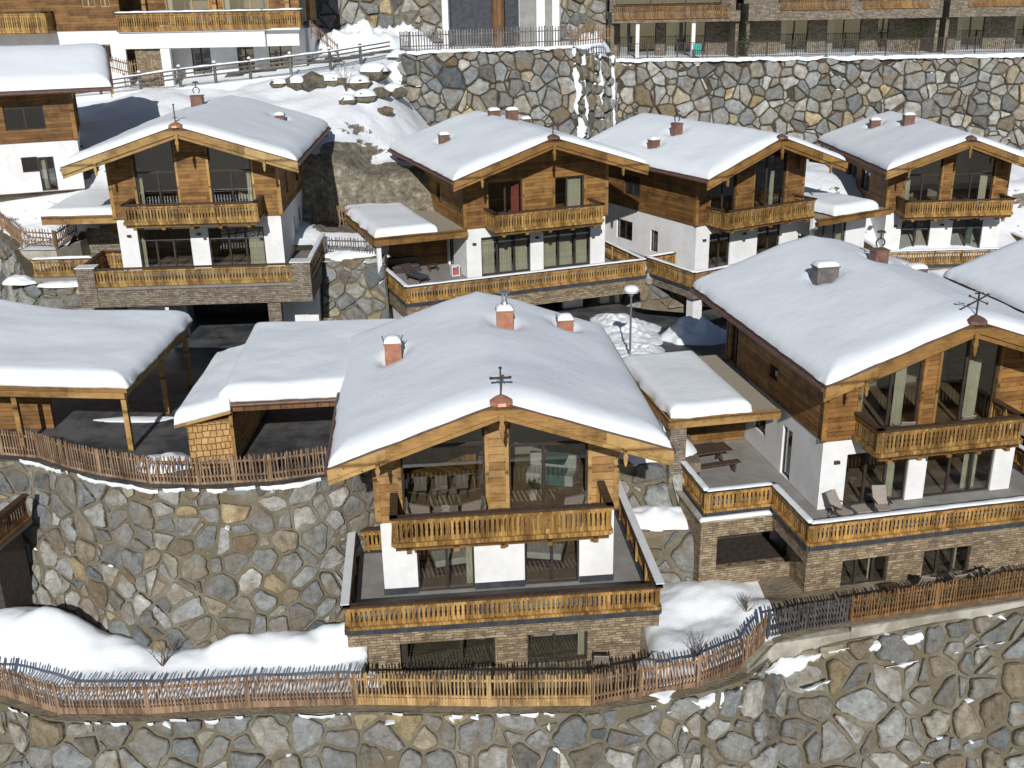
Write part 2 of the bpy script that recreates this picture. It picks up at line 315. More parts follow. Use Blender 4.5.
# ------------------------------------------------------------------ building pieces
def spans(x0,x1,ops,cuts=()):
    xs=sorted({x0,x1,*[q for o in ops for q in o[:2]],*cuts}); xs=[x for x in xs if x0-1e-6<=x<=x1+1e-6]
    return list(zip(xs,xs[1:]))
def wall_panel(mb,face,x0,x1,z0,top,ops,t=.28,cuts=()):
    """face(a,d,z) maps run, depth (0 outer .. t inner), height to local xyz; top is number or function"""
    tf=top if callable(top) else (lambda x:top)
    for a,b in spans(x0,x1,ops,cuts):
        mid=(a+b)/2; cov=sorted([o for o in ops if o[0]-1e-6<=mid<=o[1]+1e-6],key=lambda o:o[2])
        z=z0; segs=[]
        for o in cov:
            if o[2]>z+1e-4: segs.append((z,z,o[2],o[2]))
            z=o[3]
            if z is None: break
        if z is not None: segs.append((z,z,tf(a),tf(b)))
        for za,zb,ta,tb in segs:
            mb.hexa([face(a,0,za),face(b,0,zb),face(b,t,zb),face(a,t,za),face(a,0,ta),face(b,0,tb),face(b,t,tb),face(a,t,ta)])
def window(parent,face,x0,x1,z0,z1,top=None,mull=(.5,),transom=None,curt=(),fm=None,rec=.1,cm=None,fw=.07):
    """frame with mullions; pane and curtains are its children"""
    tf=(lambda x:z1) if z1 is not None else top
    f=MB()
    def slab(mb,a,b,za,zb,ta,tb,d0,d1):
        mb.hexa([face(a,d0,za),face(b,d0,zb),face(b,d1,zb),face(a,d1,za),face(a,d0,ta),face(b,d0,tb),face(b,d1,tb),face(a,d1,ta)])
    slab(f,x0,x0+fw,z0,z0,tf(x0),tf(x0+fw),rec,rec+.09); slab(f,x1-fw,x1,z0,z0,tf(x1-fw),tf(x1),rec,rec+.09)
    slab(f,x0+fw,x1-fw,z0,z0,z0+fw,z0+fw,rec,rec+.09)
    slab(f,x0+fw,x1-fw,tf(x0+fw)-fw*1.3,tf(x1-fw)-fw*1.3,tf(x0+fw),tf(x1-fw),rec,rec+.09)
    for q in mull:
        xm=x0+(x1-x0)*q; tt=transom if (transom and z1 is None) else None
        a,b=xm-fw*.75,xm+fw*.75
        slab(f,a,b,z0+fw,z0+fw,(tt or tf(a)-fw*1.3),(tt or tf(b)-fw*1.3),rec-.01,rec+.085)
    if transom: slab(f,x0+fw,x1-fw,transom,transom,min(transom+fw*1.4,tf(x0+fw)-.01),min(transom+fw*1.4,tf(x1-fw)-.01),rec-.004,rec+.08)
    fo=f.build('window',fm or M['frame'],parent)
    g=MB(); slab(g,x0+fw*.5,x1-fw*.5,z0+fw*.5,z0+fw*.5,tf(x0+fw*.5)-fw*.7,tf(x1-fw*.5)-fw*.7,rec+.035,rec+.045); g.build('pane',M['glass'],fo)
    for k,(c0,c1) in enumerate(curt):
        cb=MB(); a=x0+(x1-x0)*c0; b=x0+(x1-x0)*c1; n=max(6,int((b-a)/.05)); vs=[]; fs=[]
        for i in range(n+1):
            x=a+(b-a)*i/n; d=rec+.24+.035*math.sin(i*1.9)+.01*math.sin(i*5.3); zt=tf(min(max(x,x0),x1))-.12
            if z1 is None and zt>z0+2.55: zt=z0+2.55
            vs+=[face(x,d,z0+.06),face(x,d,zt),face(x,d+.012,z0+.06),face(x,d+.012,zt)]
        for i in range(n):
            p=i*4; q=p+4; fs+=[(p,q,q+1,p+1),(p+2,p+3,q+3,q+2),(p+1,q+1,q+3,p+3)]
        cb.add(vs,fs).build('curtain',cm or M['curtain'],fo,smooth=True)
    return fo
def board_rail(parent,pts,z0,h,mat=None,cap=None,capsnow=0,name='railing',step=.145,inner=False,basebeam=True,endcap=True):
    step=.17
    """solid larch balustrade: boards with a sawn slot between each pair, base beam, dark handrail"""
    mat=mat or M['rail']; mb=MB(); cp=MB(); sn=MB()
    for (a,b) in zip(pts,pts[1:]):
        a=Vector(a); b=Vector(b); L=(b-a).length; d=(b-a)/L; nrm=Vector((d.y,-d.x)); n=max(2,round(L/step)); st=L/n
        prof=[(.004,0),(st-.004,0),(st-.004,.16),(st-.034,.23),(st-.034,.42),(st-.05,.5),(st-.034,.58),(st-.034,.76),(st-.004,.83),(st-.004,1),(.004,1),(.004,.83),(.034,.76),(.034,.58),(.05,.5),(.034,.42),(.034,.23),(.004,.16)]
        hb=h-.16
        for i in range(n):
            base=a+d*st*i; vs=[]; k=len(prof); off=random.uniform(0,.008)
            for t in (off,.028+off):
                for (u,v) in prof:
                    p=base+d*u-nrm*t; vs.append((p.x,p.y,z0+.14+v*(hb-.14)))
            fs=[]
            # two strips of quads between left and right silhouettes
            rgt=list(range(1,10)); lft=[0]+list(range(17,9,-1))
            for q in range(8):
                fs.append((lft[q],rgt[q],rgt[q+1],lft[q+1])); fs.append((k+lft[q],k+lft[q+1],k+rgt[q+1],k+rgt[q]))
            for q in range(k): fs.append((q,q+k,(q+1)%k+k,(q+1)%k))
            mb.add(vs,fs)
        # rails inside, base beam
        for zz,th in ((z0+.22,.09),(z0+h-.24,.09)):
            m=a-nrm*.07; e=b-nrm*.07
            mb.bar((m.x,m.y,zz),(e.x,e.y,zz),.06,th)
        if basebeam:
            m=a+nrm*.02-d*.02; e=b+nrm*.02+d*.02
            mb.bar((m.x,m.y,z0+.06),(e.x,e.y,z0+.06),.14,.155)
            mb.bar(((a+nrm*.03).x,(a+nrm*.03).y,z0+h-.19),((b+nrm*.03).x,(b+nrm*.03).y,z0+h-.19),.05,.09)
        m=a-nrm*.03-d*.1; e=b-nrm*.03+d*.1
        cp.bar((m.x,m.y,z0+h-.06),(e.x,e.y,z0+h-.06),.26,.07)
        n=max(2,int(L/1.6))
        for i in range(n+1):
            p=a+d*(L*i/n)-nrm*.12; mb.bar((p.x,p.y,z0),(p.x,p.y,z0+h-.1),.09,.09)
        if capsnow: snow_strip(sn,(a-nrm*.03).to_tuple()+(z0+h-.028,),(b-nrm*.03).to_tuple()+(z0+h-.028,),.26,capsnow)
    r=mb.build(name,mat,parent); cp.build('handrail',cap or M['cap'],r)
    if capsnow: sn.build('snow',M['snow'],r,smooth=True)
    return r
def snow_strip(mb,a,b,w,h,lump=.25):
    a=Vector(a); b=Vector(b); L=(b-a).length; n=max(3,int(L/.18)); d=(b-a)/L; s=Vector((d.y,-d.x,0)).normalized(); vs=[]; fs=[]
    for i in range(n+1):
        p=a+d*L*i/n; e=min(1,min(i,n-i)/1.5+.35)
        ww=w/2*(1+lump*.7*nz(p.x*2.1,p.y*2.1,p.z+3)); hh=h*e*(1+lump*1.6*nz(p.x*1.3+9,p.y*1.3,p.z))
        for u,v in ((-1,0),(-1.04,.45),(-.72,.9),(0,1.05),(.72,.9),(1.04,.45),(1,0)): vs.append(p+s*ww*u+Vector((0,0,hh*v)))
    for i in range(n):
        for j in range(6): k=i*7+j; fs.append((k,k+1,k+8,k+7))
    fs.append(tuple(range(7))); fs.append(tuple(reversed(range(n*7,n*7+7))))
    mb.add(vs,fs)
def snow_sheet(x0,x1,y0,y1,zf,T,Rr=.5,holes=(),amp=.05,step=.22,side=None,sag=0,seed=0,rag=.05,edgemin=.0):
    """snow lying on a surface zf(x,y): rounded edges, soft dips round chimneys"""
    mb=MB(); nx=max(6,int((x1-x0)/step)); ny=max(6,int((y1-y0)/step))
    def warp(i,n):  # denser toward edges
        t=i/n; return t-.11*math.sin(2*math.pi*t)*.9
    top=[];bot=[]
    for j in range(ny+1):
        for i in range(nx+1):
            tx=warp(i,nx); ty=warp(j,ny); x=x0+(x1-x0)*tx; y=y0+(y1-y0)*ty
            ex=rag*1.5*nz(x*.9+seed,y*.9,5)+rag*.8*nz(x*3.3+seed,y*3.3,5)
            d=min(x-x0,x1-x,y-y0,y1-y); q=max(0,min(1,d/Rr)); t=T*(edgemin+(1-edgemin)*math.sqrt(max(0,1-(1-q)**2.2)))
            t*=1+amp*2.4*nz(x*.4+seed,y*.4,2)+amp*.7*nz(x*1.2+seed,y*1.2,7)+amp*.15*nz(x*3.1+seed,y*3.1,4)
            for hx,hy,hr in holes:
                dd=math.hypot((x-hx)*1.0,(y-hy)*.8); t*=.12+.88*sstep(hr*.6,hr*1.75,dd)
            px=x+(ex if i in(0,nx) else 0); py=y+(ex if j in(0,ny) else 0)
            z=zf(x,y); top.append((px,py,z+max(t,.012))); bot.append((px,py,z))
    W=nx+1; fs=[]; vs=top+bot; n=len(top)
    for j in range(ny):
        for i in range(nx): a=j*W+i; fs.append((a,a+1,a+W+1,a+W))
    # skirt and underside rim
    rim=[i for i in range(W)]+[j*W+nx for j in range(1,ny+1)]+[ny*W+i for i in range(nx-1,-1,-1)]+[j*W for j in range(ny-1,0,-1)]
    for a,b in zip(rim,rim[1:]+rim[:1]): fs.append((a,a+n,b+n,b))
    for j in range(ny):
        for i in range(nx): a=n+j*W+i; fs.append((a,a+W,a+W+1,a+1))
    mb.add(vs,fs); return mb
def chimney(parent,x,y,z,w=.6,h=.8,d=.55,mat='copper',cap='snow',cowl=False):
    mb=MB().box(x-w/2,x+w/2,y-d/2,y+d/2,z-1.0,z+h)
    mb.box(x-w/2-.04,x+w/2+.04,y-d/2-.04,y+d/2+.04,z+h,z+h+.05)
    c=mb.build('chimney',M[mat],parent)
    # pressed diagonal folds of the sheet cladding
    f=MB(); yy=y-d/2-.012
    f.bar((x-w/2+.03,yy,z+h-.04),(x,yy,z+.2),.02,.02); f.bar((x+w/2-.03,yy,z+h-.04),(x,yy,z+.2),.02,.02)
    f.build('folded_seam',M[mat],c)
    zt=z+h+.05
    if cap=='snow':
        s=MB(); s.v=[];
        s=snow_sheet(x-w/2-.02,x+w/2+.02,y-d/2-.02,y+d/2+.02,lambda a,b:zt+.002,.2,.25,step=.12,rag=0); s.build('snow',M['snow'],c,smooth=True)
    if cowl:
        k=MB().lathe((x,y,zt+.1),[(.15,0),(.15,.12),(.11,.2),(.11,.42),(.13,.44)],14).lathe((x,y,zt+.66),[(.02,0),(.22,.0),(.24,.03),(.05,.09)],14)
        for t in range(3): k.bar((x+.1*math.cos(t*2.1),y+.1*math.sin(t*2.1),zt+.5),(x+.1*math.cos(t*2.1),y+.1*math.sin(t*2.1),zt+.68),.02,.02)
        k.build('cowl',M['steel'],c,smooth=False)
    elif cap=='legs':
        k=MB()
        for sx in (-1,1): k.bar((x+sx*w*.5,y,zt-.05),(x+sx*(w*.5+.08),y,zt+.24),.035,.035); k.mark()
        k.split('cap_bracket',M['iron'],c)
        s=snow_sheet(x-w/2-.02,x+w/2+.02,y-d/2-.02,y+d/2+.02,lambda a,b:zt+.002,.24,.28,step=.12,rag=0); s.build('snow',M['snow'],c,smooth=True)
    elif cap=='ring':
        k=MB(); zz=zt+.28
        for q in range(12):
            a=q/11*math.pi*1.6-.3*math.pi; b=(q+1)/11*math.pi*1.6-.3*math.pi
            if q<11: k.bar((x+.2*math.cos(a),y,zz+.2*math.sin(a)),(x+.2*math.cos(b),y,zz+.2*math.sin(b)),.05,.05)
        k.bar((x,y,zz+.15),(x,y,zz+.5),.05,.05); k.lathe((x,y,zz+.45),[(.2,0),(.17,.06),(.03,.1)],10)
        k.build('cowl',M['iron'],c)
    return c
def pendant(mb,x,y,z,h=.75,w=.17):
    prof=[(.5,0),(.5,.28),(.32,.34),(.5,.42),(.62,.52),(.5,.62),(.3,.68),(.45,.76),(.3,.9),(.05,1)]
    poly=[(x+w*a,z-h*b) for a,b in prof]+[(x-w*a,z-h*b) for a,b in reversed(prof)]
    # split into quads
    n=len(prof)
    for i in range(n-1):
        q=[poly[i],poly[i+1],poly[2*n-2-i],poly[2*n-1-i]]; mb.prism(q,'y',y-.06,y+.06)
def cross(parent,x,y,z,kind,s=1):
    mb=MB(); mb.bar((x,y,z),(x,y,z+.9*s),.05,.05)
    if kind=='cross':
        mb.bar((x-.27*s,y,z+.6*s),(x+.27*s,y,z+.6*s),.06,.06)
        for a,b in ((-.3,.6),(.3,.6),(0,.93)): mb.lathe((x+a*s,y,z+b*s-.045),[(.02,0),(.055,.03),(.055,.07),(.02,.1)],8)
        mb.tube([(x-.1,y,z+.5*s),(x,y,z+.7*s),(x+.1,y,z+.5*s)],.015,5)
    if kind=='double':
        mb.bar((x-.36*s,y,z+.42*s),(x+.36*s,y,z+.75*s),.045,.045); mb.bar((x-.36*s,y,z+.75*s),(x+.36*s,y,z+.42*s),.045,.045)
        mb.bar((x-.17*s,y,z+.83*s),(x+.17*s,y,z+.83*s),.045,.045)
        for a,b in ((-.36,.42),(.36,.75),(-.36,.75),(.36,.42)): mb.lathe((x+a*s,y,z+b*s-.04),[(.02,0),(.05,.03),(.05,.06),(.02,.09)],8)
    if kind=='spire':
        mb.bar((x-.1,y,z+.25),(x+.1,y,z+.25),.04,.04); mb.lathe((x,y,z+.86*s),[(.02,0),(.06,.04),(.02,.1)],8)
    return mb.build('ridge_finial',M['iron'],parent)

def chalet(name,label,pos,yaw,w,rw,Lr,ac,bw,bc,low,up,terr,lside=(),rside=(),uside=(),urside=(),e=3.05,r=1.95,o=2.44,depth=None,
           finial=None,chims=(),gl='wall',gb='beam',stone=None,snowT=.5,balc=True,bd=1.9,lowdeep=2.95,curt_mat=None,balc_side=('l','r'),zb=-6.3,pend=True,plinth=False,group=None,gcover=.0):
    root=empty(name,pos,yaw,label,'chalet',group or 'snow covered larch chalets of the hillside village')
    H=root; D=depth or Lr-1.2; hw=w/2; FL=-lowdeep
    sl=r/(rw/2)
    rz=lambda x: e+.14+r*(1-abs(x-ac)/(rw/2))          # roof underside
    FR=lambda a,d,z:(a,d,z); LF=lambda a,d,z:(-hw+d,a,z); RT=lambda a,d,z:(hw-d,a,z)
    T=.28
    # lower storey
    wb=MB()
    ops=[(x0,x1,FL,z1) for x0,x1,z1,*_ in low]
    wall_panel(wb,FR,-hw,hw,FL+.0,0,ops,T)
    wall_panel(wb,LF,T,D,FL,0,[q[:4] for q in lside],T); wall_panel(wb,RT,T,D,FL,0,[q[:4] for q in rside],T)
    wb.box(-hw+T,hw-T,D-T,D,FL,0)
    W=wb.build('wall',M['plaster'],H)
    pl=MB()
    for a,b in [(x0,x1) for x0,x1 in zip([-hw]+[q[1] for q in low],[q[0] for q in low]+[hw])]:
        if b-a>.1: pl.box(a+(0 if a>-hw+.01 else -.02),b-(0 if b<hw-.01 else -.02),-.025,-.002,FL+.005,FL+.26)
    pl.box(-hw-.025,-hw-.003,-.02,D,FL+.005,FL+.26); pl.box(hw+.003,hw+.025,-.02,D,FL+.005,FL+.26)
    if plinth: pl.build('plinth',M['plinth'],W)
    # upper storey timber
    ub=MB(); ops=[(q['x0'],q['x1'],q.get('z0',.2),q.get('z1')) for q in up]
    wall_panel(ub,lambda a,d,z:(a,d-.05,z),-hw-.05,hw+.05,.0,rz,ops,T,cuts=(ac,))
    wall_panel(ub,lambda a,d,z:(-hw-.05+d,a,z),T-.05,D,.0,rz(-hw),[q[:4] for q in uside],T)
    wall_panel(ub,lambda a,d,z:(hw+.05-d,a,z),T-.05,D,.0,rz(hw),[q[:4] for q in urside],T)
    ub.box(-hw+T-.05,hw-T+.05,D-T,D,0,rz(-hw)); 
    ub.prism([(-hw+.3,rz(-hw)),(hw-.3,rz(hw)),(ac,rz(ac)-.05)],'y',D-T,D)
    U=ub.build('timber_wall',M[gl],H)
    fl=MB().box(-hw+T,hw-T,T,D-T,-.02,.12); fl.box(-hw+T,hw-T,T,D-T,FL-.1,FL+.02); fl.build('floor',M['roomfloor'],H)
    pt=MB().box(-hw+T+.01,hw-T-.01,4.4,4.55,FL+.02,-.03); pt.box(-hw+T+.01,hw-T-.01,4.8,4.95,.13,rz(-hw)-.02); pt.box(-.08,.08,T+.01,4.39,FL+.02,-.03); pt.build('room_partition',M['room'],H)
    # corner boards and post strips
    cb=MB()
    for sx in (-1,1):
        x=sx*(hw+.055); cb.box(min(x,x+sx*.03),max(x,x+sx*.03),-.085,.16,.0,rz(hw)-.02)
        cb.box(sx*(hw+.05)-.1,sx*(hw+.05)+.1,-.087,-.052,0,rz(hw)-.02); cb.mark()
    cb.split('corner_board',M[gb],U)
    # windows
    for q in low:
        x0,x1,z1,mu,cu,*rest=q; window(W,FR,x0,x1,FL,z1,mull=mu,curt=cu,cm=rest[0] if rest else None)
    for q in up:
        window(U,lambda a,d,z:(a,d-.05,z),q['x0'],q['x1'],q.get('z0',.2),q.get('z1'),top=lambda x:rz(x),mull=q.get('m',(.5,)),transom=q.get('t'),curt=q.get('c',()),cm=q.get('cm'),fm=q.get('fm'))
        for xx in (q['x0']-.13,q['x1']+.01):
            tr=MB(); zt=lambda x:(q['z1'] if q.get('z1') else rz(x)-.02)
            tr.hexa([(xx,-.085,.05),(xx+.12,-.085,.05),(xx+.12,-.052,.05),(xx,-.052,.05),(xx,-.085,zt(xx)),(xx+.12,-.085,zt(xx+.12)),(xx+.12,-.052,zt(xx+.12)),(xx,-.052,zt(xx))])
            tr.build('window_trim',M[gb],U)
    for q,fc,P in [(q,LF,W) for q in lside]+[(q,RT,W) for q in rside]+[(q,lambda a,d,z:(-hw-.05+d,a,z),U) for q in uside]+[(q,lambda a,d,z:(hw+.05-d,a,z),U) for q in urside]:
        window(P,fc,q[0],q[1],q[2],q[3],mull=q[4] if len(q)>4 else (),curt=q[5] if len(q)>5 else ())
    # roof
    rb=MB(); hr=rw/2; y0,y1=-o+.06,Lr
    for sx in (-1,1):
        xa,xb=ac,ac+sx*hr
        za,zb_=e+.14+r,e+.14
        p=[(xa,y0,za),(xb,y0,zb_),(xb,y1,zb_),(xa,y1,za)]; rb.hexa(p+[(a,b,c+.2) for a,b,c in p])
    ro=rb.build('roof',M['tile'],H)
    sf=MB()
    for k in range(-6,7):      # rafters under the overhang
        pass
    for fx in (-.86,-.45,0,.45,.86):
        x=ac+fx*hr; z=e+.14+r*(1-abs(fx))
        if abs(x)<hr-.3: sf.box(x-.1,x+.1,-o+.25,-.05,z-.28,z-.03)
    for yy in [q*.9+.2 for q in range(int(Lr/.9))]:
        for sx in (-1,1):
            a=ac+sx*(hw+.05+.0); b=ac+sx*(hr-.12); za=rz(a)-.02; zb_=rz(b)-.02
            sf.hexa([(a,yy,za-.14),(b,yy,zb_-.14),(b,yy+.1,zb_-.14),(a,yy+.1,za-.14),(a,yy,za),(b,yy,zb_),(b,yy+.1,zb_),(a,yy+.1,za)])
    sf.build('purlin',M['beamD'],ro)
    bb=MB(); bh=.40
    for sx in (-1,1):
        xb=ac+sx*(hr+.05); zt=lambda x:e+.32+r*(1-abs(x-ac)/hr)
        for (yy0,yy1,hh,dz) in ((-o-.04,-o+.055,bh,0),(-o+.06,-o+.14,bh+.16,-.04)):
            a,b=ac,xb
            p=[(a,yy0,zt(a)-hh+dz),(b,yy0,zt(b)-hh+dz),(b,yy1,zt(b)-hh+dz),(a,yy1,zt(a)-hh+dz)]
            bb.hexa(p+[(q[0],q[1],q[2]+hh) for q in p])
    bo=bb.build('barge_board',M[gb],ro)
    ed=MB()
    for sx in (-1,1):
        a,b=ac,ac+sx*(hr+.08); zt=lambda x:e+.325+r*(1-abs(x-ac)/hr)
        p=[(a,-o-.08,zt(a)),(b,-o-.08,zt(b)),(b,-o+.2,zt(b)),(a,-o+.2,zt(a))]; ed.hexa(p+[(q[0],q[1],q[2]+.03) for q in p])
    ed.build('verge_flashing',M['gutter'],ro)
    gt=MB()
    for sx in (-1,1):
        x=ac+sx*(hr+.09); gt.tube([(x,-o+.1,e+.17),(x,Lr,e+.17)],.085,8); gt.box(min(x-sx*.08,x-sx*.05),max(x-sx*.08,x-sx*.05),-o+.1,Lr,e+.1,e+.3); gt.mark()
    gt.split('gutter',M['gutter'],ro)
    dp=MB()
    for sx in (-1,1):
        x=sx*(hw+.16); xg=ac+sx*(hr+.09); yy=Lr-1.6; dp.tube([(xg,yy,e+.1),(xg,yy,e-.1),(x,yy,e-.55),(x,yy,FL+.1)],.05,6); dp.mark()
    dp.split('downpipe',M['gutter'],H)
    # ridge cap
    rc=MB().lathe((ac,-o+.18,e+.33+r),[(.42,-.06),(.38,.04),(.2,.14),(.06,.2)],10); rc.build('ridge_cap',M['copper'] if gb=='beam' else M['gutter'],ro)
    if finial: cross(ro,ac,-o+.18,e+.5+r,finial,1.0)
    def zs(x,y):
        a=abs(x-ac)/hr; a2=math.sqrt(a*a+.012)-.0; return e+.345+r*(1-min(a,1))-.0
    holes=[(c[0],c[1],.42) for c in chims]
    sm=snow_sheet(ac-hr-.02,ac+hr+.02,-o+.03,Lr+.05,lambda x,y:e+.345+r*(1-min(1,abs(x-ac)/hr)) - .0,snowT*.84,.95,holes,amp=.06,step=.24,seed=pos[0])
    # soften the ridge line of the snow
    sm.v=[(x,y,z-(.18*math.exp(-((x-ac)/.9)**2)*min(1,max(0,(z-(e+.345+r*(1-min(1,abs(x-ac)/hr))))/.4)) if True else 0)) for x,y,z in sm.v]
    sm.build('snow',M['snow'],ro,smooth=True)
    for c in chims:
        zc=e+.34+r*(1-abs(c[0]-ac)/hr); chimney(ro,c[0],c[1],zc+.12,*c[2:])
    if pend:
        pm=MB(); pendant(pm,ac,-o+.0,e+r-.02,.95,.16); pm.mark()
        for sx in (-1,1): pendant(pm,ac+sx*(hw-.15),-o+.0,e+r*(1-(hw-.15)/hr)-.02,.7,.13); pm.mark()
        pm.split('carved_pendant',M[gb],ro)
        pm=MB(); 
        for x in (-hw+.45,hw-.45): pendant(pm,x,-.13,rz(x)-.2,.8,.1); pm.mark()
        pm.split('carved_bracket',M['post'],U)
    # balcony
    if balc:
        a,b=bc-bw/2,bc+bw/2
        bf=MB().box(a,b,-bd,-.06,.0,.14)
        n=5
        B=bf.build('balcony',M['beam' if gb=='beam' else 'beamD'],H)
        br=MB()
        for i in range(n):
            x=a+.5+(b-a-1)*i/(n-1); br.box(x-.09,x+.09,-bd-.03,-.06,-.24,-.004); br.box(x-.09,x+.09,-1.0,-.06,-.42,-.244); br.mark()
        br.split('balcony_joist',M['beamD'],B)
        pts=[(a,-bd),(b,-bd)]
        if 'l' in balc_side: pts=[(a,-.1)]+pts
        if 'r' in balc_side: pts=pts+[(b,-.1)]
        board_rail(B,pts,.08,1.12)
        bf=MB().box(a+.05,b-.05,-bd-.03,-bd+.14,-.10,-.005).build('edge_beam',M['beamD'],B)
    # wall lamps
    lm=MB()
    for x in ([ (p[1]+q[0])/2 for p,q in zip(low,low[1:])] or [0])+[low[0][0]-.45]:
        lm.box(x-.11,x+.11,-.12,-.004,-.98,-.86); lm.mark()
    lm.split('wall_lamp',M['iron'],W)
    return H,W,U,ro,rz

def terrace(H,outline,railsegs,FL=-2.95,band=.75,mat='clad',floor='floorG',z_floor_t=.2,snowsegs=(),capsnow=.07,seg_rail=True,inner_step=False):
    """terrace deck polygon with a stone faced edge; railings along chosen edges"""
    d=MB().prism(outline,'z',FL-.22,FL-.02).build('terrace_deck',M[floor],H)
    st=MB()
    for k,(pts) in enumerate(railsegs):
        for a,b in zip(pts,pts[1:]):
            a=Vector(a); b=Vector(b); dd=(b-a).normalized(); nn=Vector((dd.y,-dd.x)); off=nn*-.1
            p,q=a+off-dd*0,b+off+dd*0
            st.bar((p.x,p.y,FL-.18-band/2),(q.x,q.y,FL-.18-band/2),.24,band)
    e=st.build('stone_band',M[mat],d)
    dk=MB()
    for pts in railsegs:
        for a,b in zip(pts,pts[1:]):
            a=Vector(a); b=Vector(b); dd=(b-a).normalized(); nn=Vector((dd.y,-dd.x)); off=nn*-.06
            p,q=a+off-dd*.02,b+off+dd*.02
            dk.bar((p.x,p.y,FL-.075),(q.x,q.y,FL-.075),.32,.2)  # dark flashing, made taller to take in the shadow below the railing
    dk.build('flashing_and_edge_shade',M['plinth'],d)
    for k,pts in enumerate(railsegs):
        board_rail(H,pts,FL+.0,1.0,name='terrace_railing',capsnow=(capsnow if k in snowsegs else 0))
    return d
# ------------------------------------------------------------------ the six chalets seen whole
# A: front centre
cG=((0.06,.94),)
A,AW,AU,AR,Arz=chalet('chalet','nearest larch chalet in the centre, big gable windows and a cross on its snowy roof',(-.58,33.38,-17.615),.088,8.34,11.13,10.,.02,7.34,.015,
  low=[(-2.95,-.9,-.7,(.52,),((.86,.98),)),(.92,2.92,-.7,(.5,),())],
  up=[dict(x0=-3.33,x1=-.42,m=(),t=2.75),dict(x0=.42,x1=3.2,m=(.44,),t=2.6)],terr=None,
  lside=[(1.2,1.9,-2.4,-.8)],rside=[(1.5,2.3,-2.4,-.8)],e=3.0,finial='cross',
  chims=[(-3.5,4.9,.62,.85,.55,'copper','legs',False),(.85,5.7,.62,.75,.55,'copper','snow',True),(3.5,7.7,.62,.55,.5,'copper','legs',False)],gl='log',snowT=.58,plinth=True)
ta=terrace(A,[(-5.42,-2.1),(5.42,-2.1),(5.42,6.2),(-5.42,3.35)],[[(-4.3,3.35),(-5.42,3.35),(-5.42,-2.1),(5.42,-2.1),(5.42,6.2)]],snowsegs=(),band=.5)
# light metal coping on the side rails
cp=MB()
cp.bar((-5.42-.02,3.3,-1.93),(-5.42-.02,-2.1,-1.93),.3,.035); cp.mark(); cp.bar((5.44,6.2,-1.93),(5.44,-2.1,-1.93),.3,.035); cp.split('side_coping',M['lampw'],ta)
sb=MB(); wall_panel(sb,lambda a,d,z:(a,d-.3,z),-4.9,5.2,-6.6,-3.2,[(-3.75,-3.55,-6.1,-3.2),(-3.55,-.25,-6.18,-3.5),(.95,3.2,-6.18,-3.5)],.35)
wall_panel(sb,lambda a,d,z:(5.2-d,a,z),.05,8,-6.1,-3.2,[],.3); wall_panel(sb,lambda a,d,z:(-4.9+d,a,z),.05,8,-6.6,-3.2,[],.3)
S=sb.build('stone_base',M['clad'],A); 
bk=MB().box(-4.5,4.8,3.4,3.5,-6.1,-3.25); bk.box(-4.5,4.8,.1,3.4,-6.5,-6.2); bk.build('garden_room',M['room'],S)
window(S,lambda a,d,z:(a,d-.3,z),-3.55,-.25,-6.18,-3.5,mull=(.62,)); window(S,lambda a,d,z:(a,d-.3,z),.95,3.2,-6.18,-3.5,mull=(.45,),curt=((.86,.97),))
dk=MB().box(-3.745,-3.555,.0,.05,-5.9,-3.3).build('door',M['frame'],S)

# B: right, large
B,BW,BU,BR,Brz=chalet('chalet','large chalet on the right, double cross on its gable and a covered picnic terrace',(16.168,38.087,-16.753),.186,8.45,11.18,11.2,-.015,5.9,-.05,
  low=[(-3.15,-.45,-.65,(.33,.66),((.72,.86),)),(.35,3.35,-.65,(.36,.7),((.62,.82),))],
  up=[dict(x0=-2.85,x1=-.35,m=(.5,),t=None,c=((.62,.8),(.02,.1))),dict(x0=.4,x1=2.9,m=(.45,),c=((.56,.78),))],terr=None,
  lside=[(2.6,3.5,-2.93,-.7,()),(5.2,6.4,-2.0,-.6,(.5,))],uside=[(4.3,5.1,.9,1.5),(8.6,9.5,.15,2.3,(.5,))],e=3.0,finial='double',
  chims=[(-1.9,5.5,.95,.7,.6,'greyc','snow',False),(1.15,6.6,.62,.7,.55,'brown','ring',False),(3.9,8.0,.8,.3,.6,'greyc','snow',False)],snowT=.55,gb='beamD')
tb=terrace(B,[(-5.83,-2.62),(5.85,-2.62),(5.85,3.0),(4.3,3.0),(4.3,11),(-8.6,11),(-8.6,.75),(-5.83,.75)],[[(-8.6,3.65),(-8.6,.75),(-5.83,.75),(-5.83,-2.62),(5.85,-2.62),(5.85,3.0)]],snowsegs=(0,),band=.62,capsnow=.06)
sb=MB(); FB=lambda a,d,z:(a,-.9+d,z)
wall_panel(sb,FB,-4.95,5.4,-6.4,-3.2,[(-3.4,-1.4,-6.1,-4.35),(.15,2.25,-6.1,-4.35)],.35)
wall_panel(sb,lambda a,d,z:(-4.95+d,a,z),-.55,.6,-6.4,-3.2,[],.35)
wall_panel(sb,lambda a,d,z:(5.4-d,a,z),-.55,9,-6.4,-3.2,[],.35)
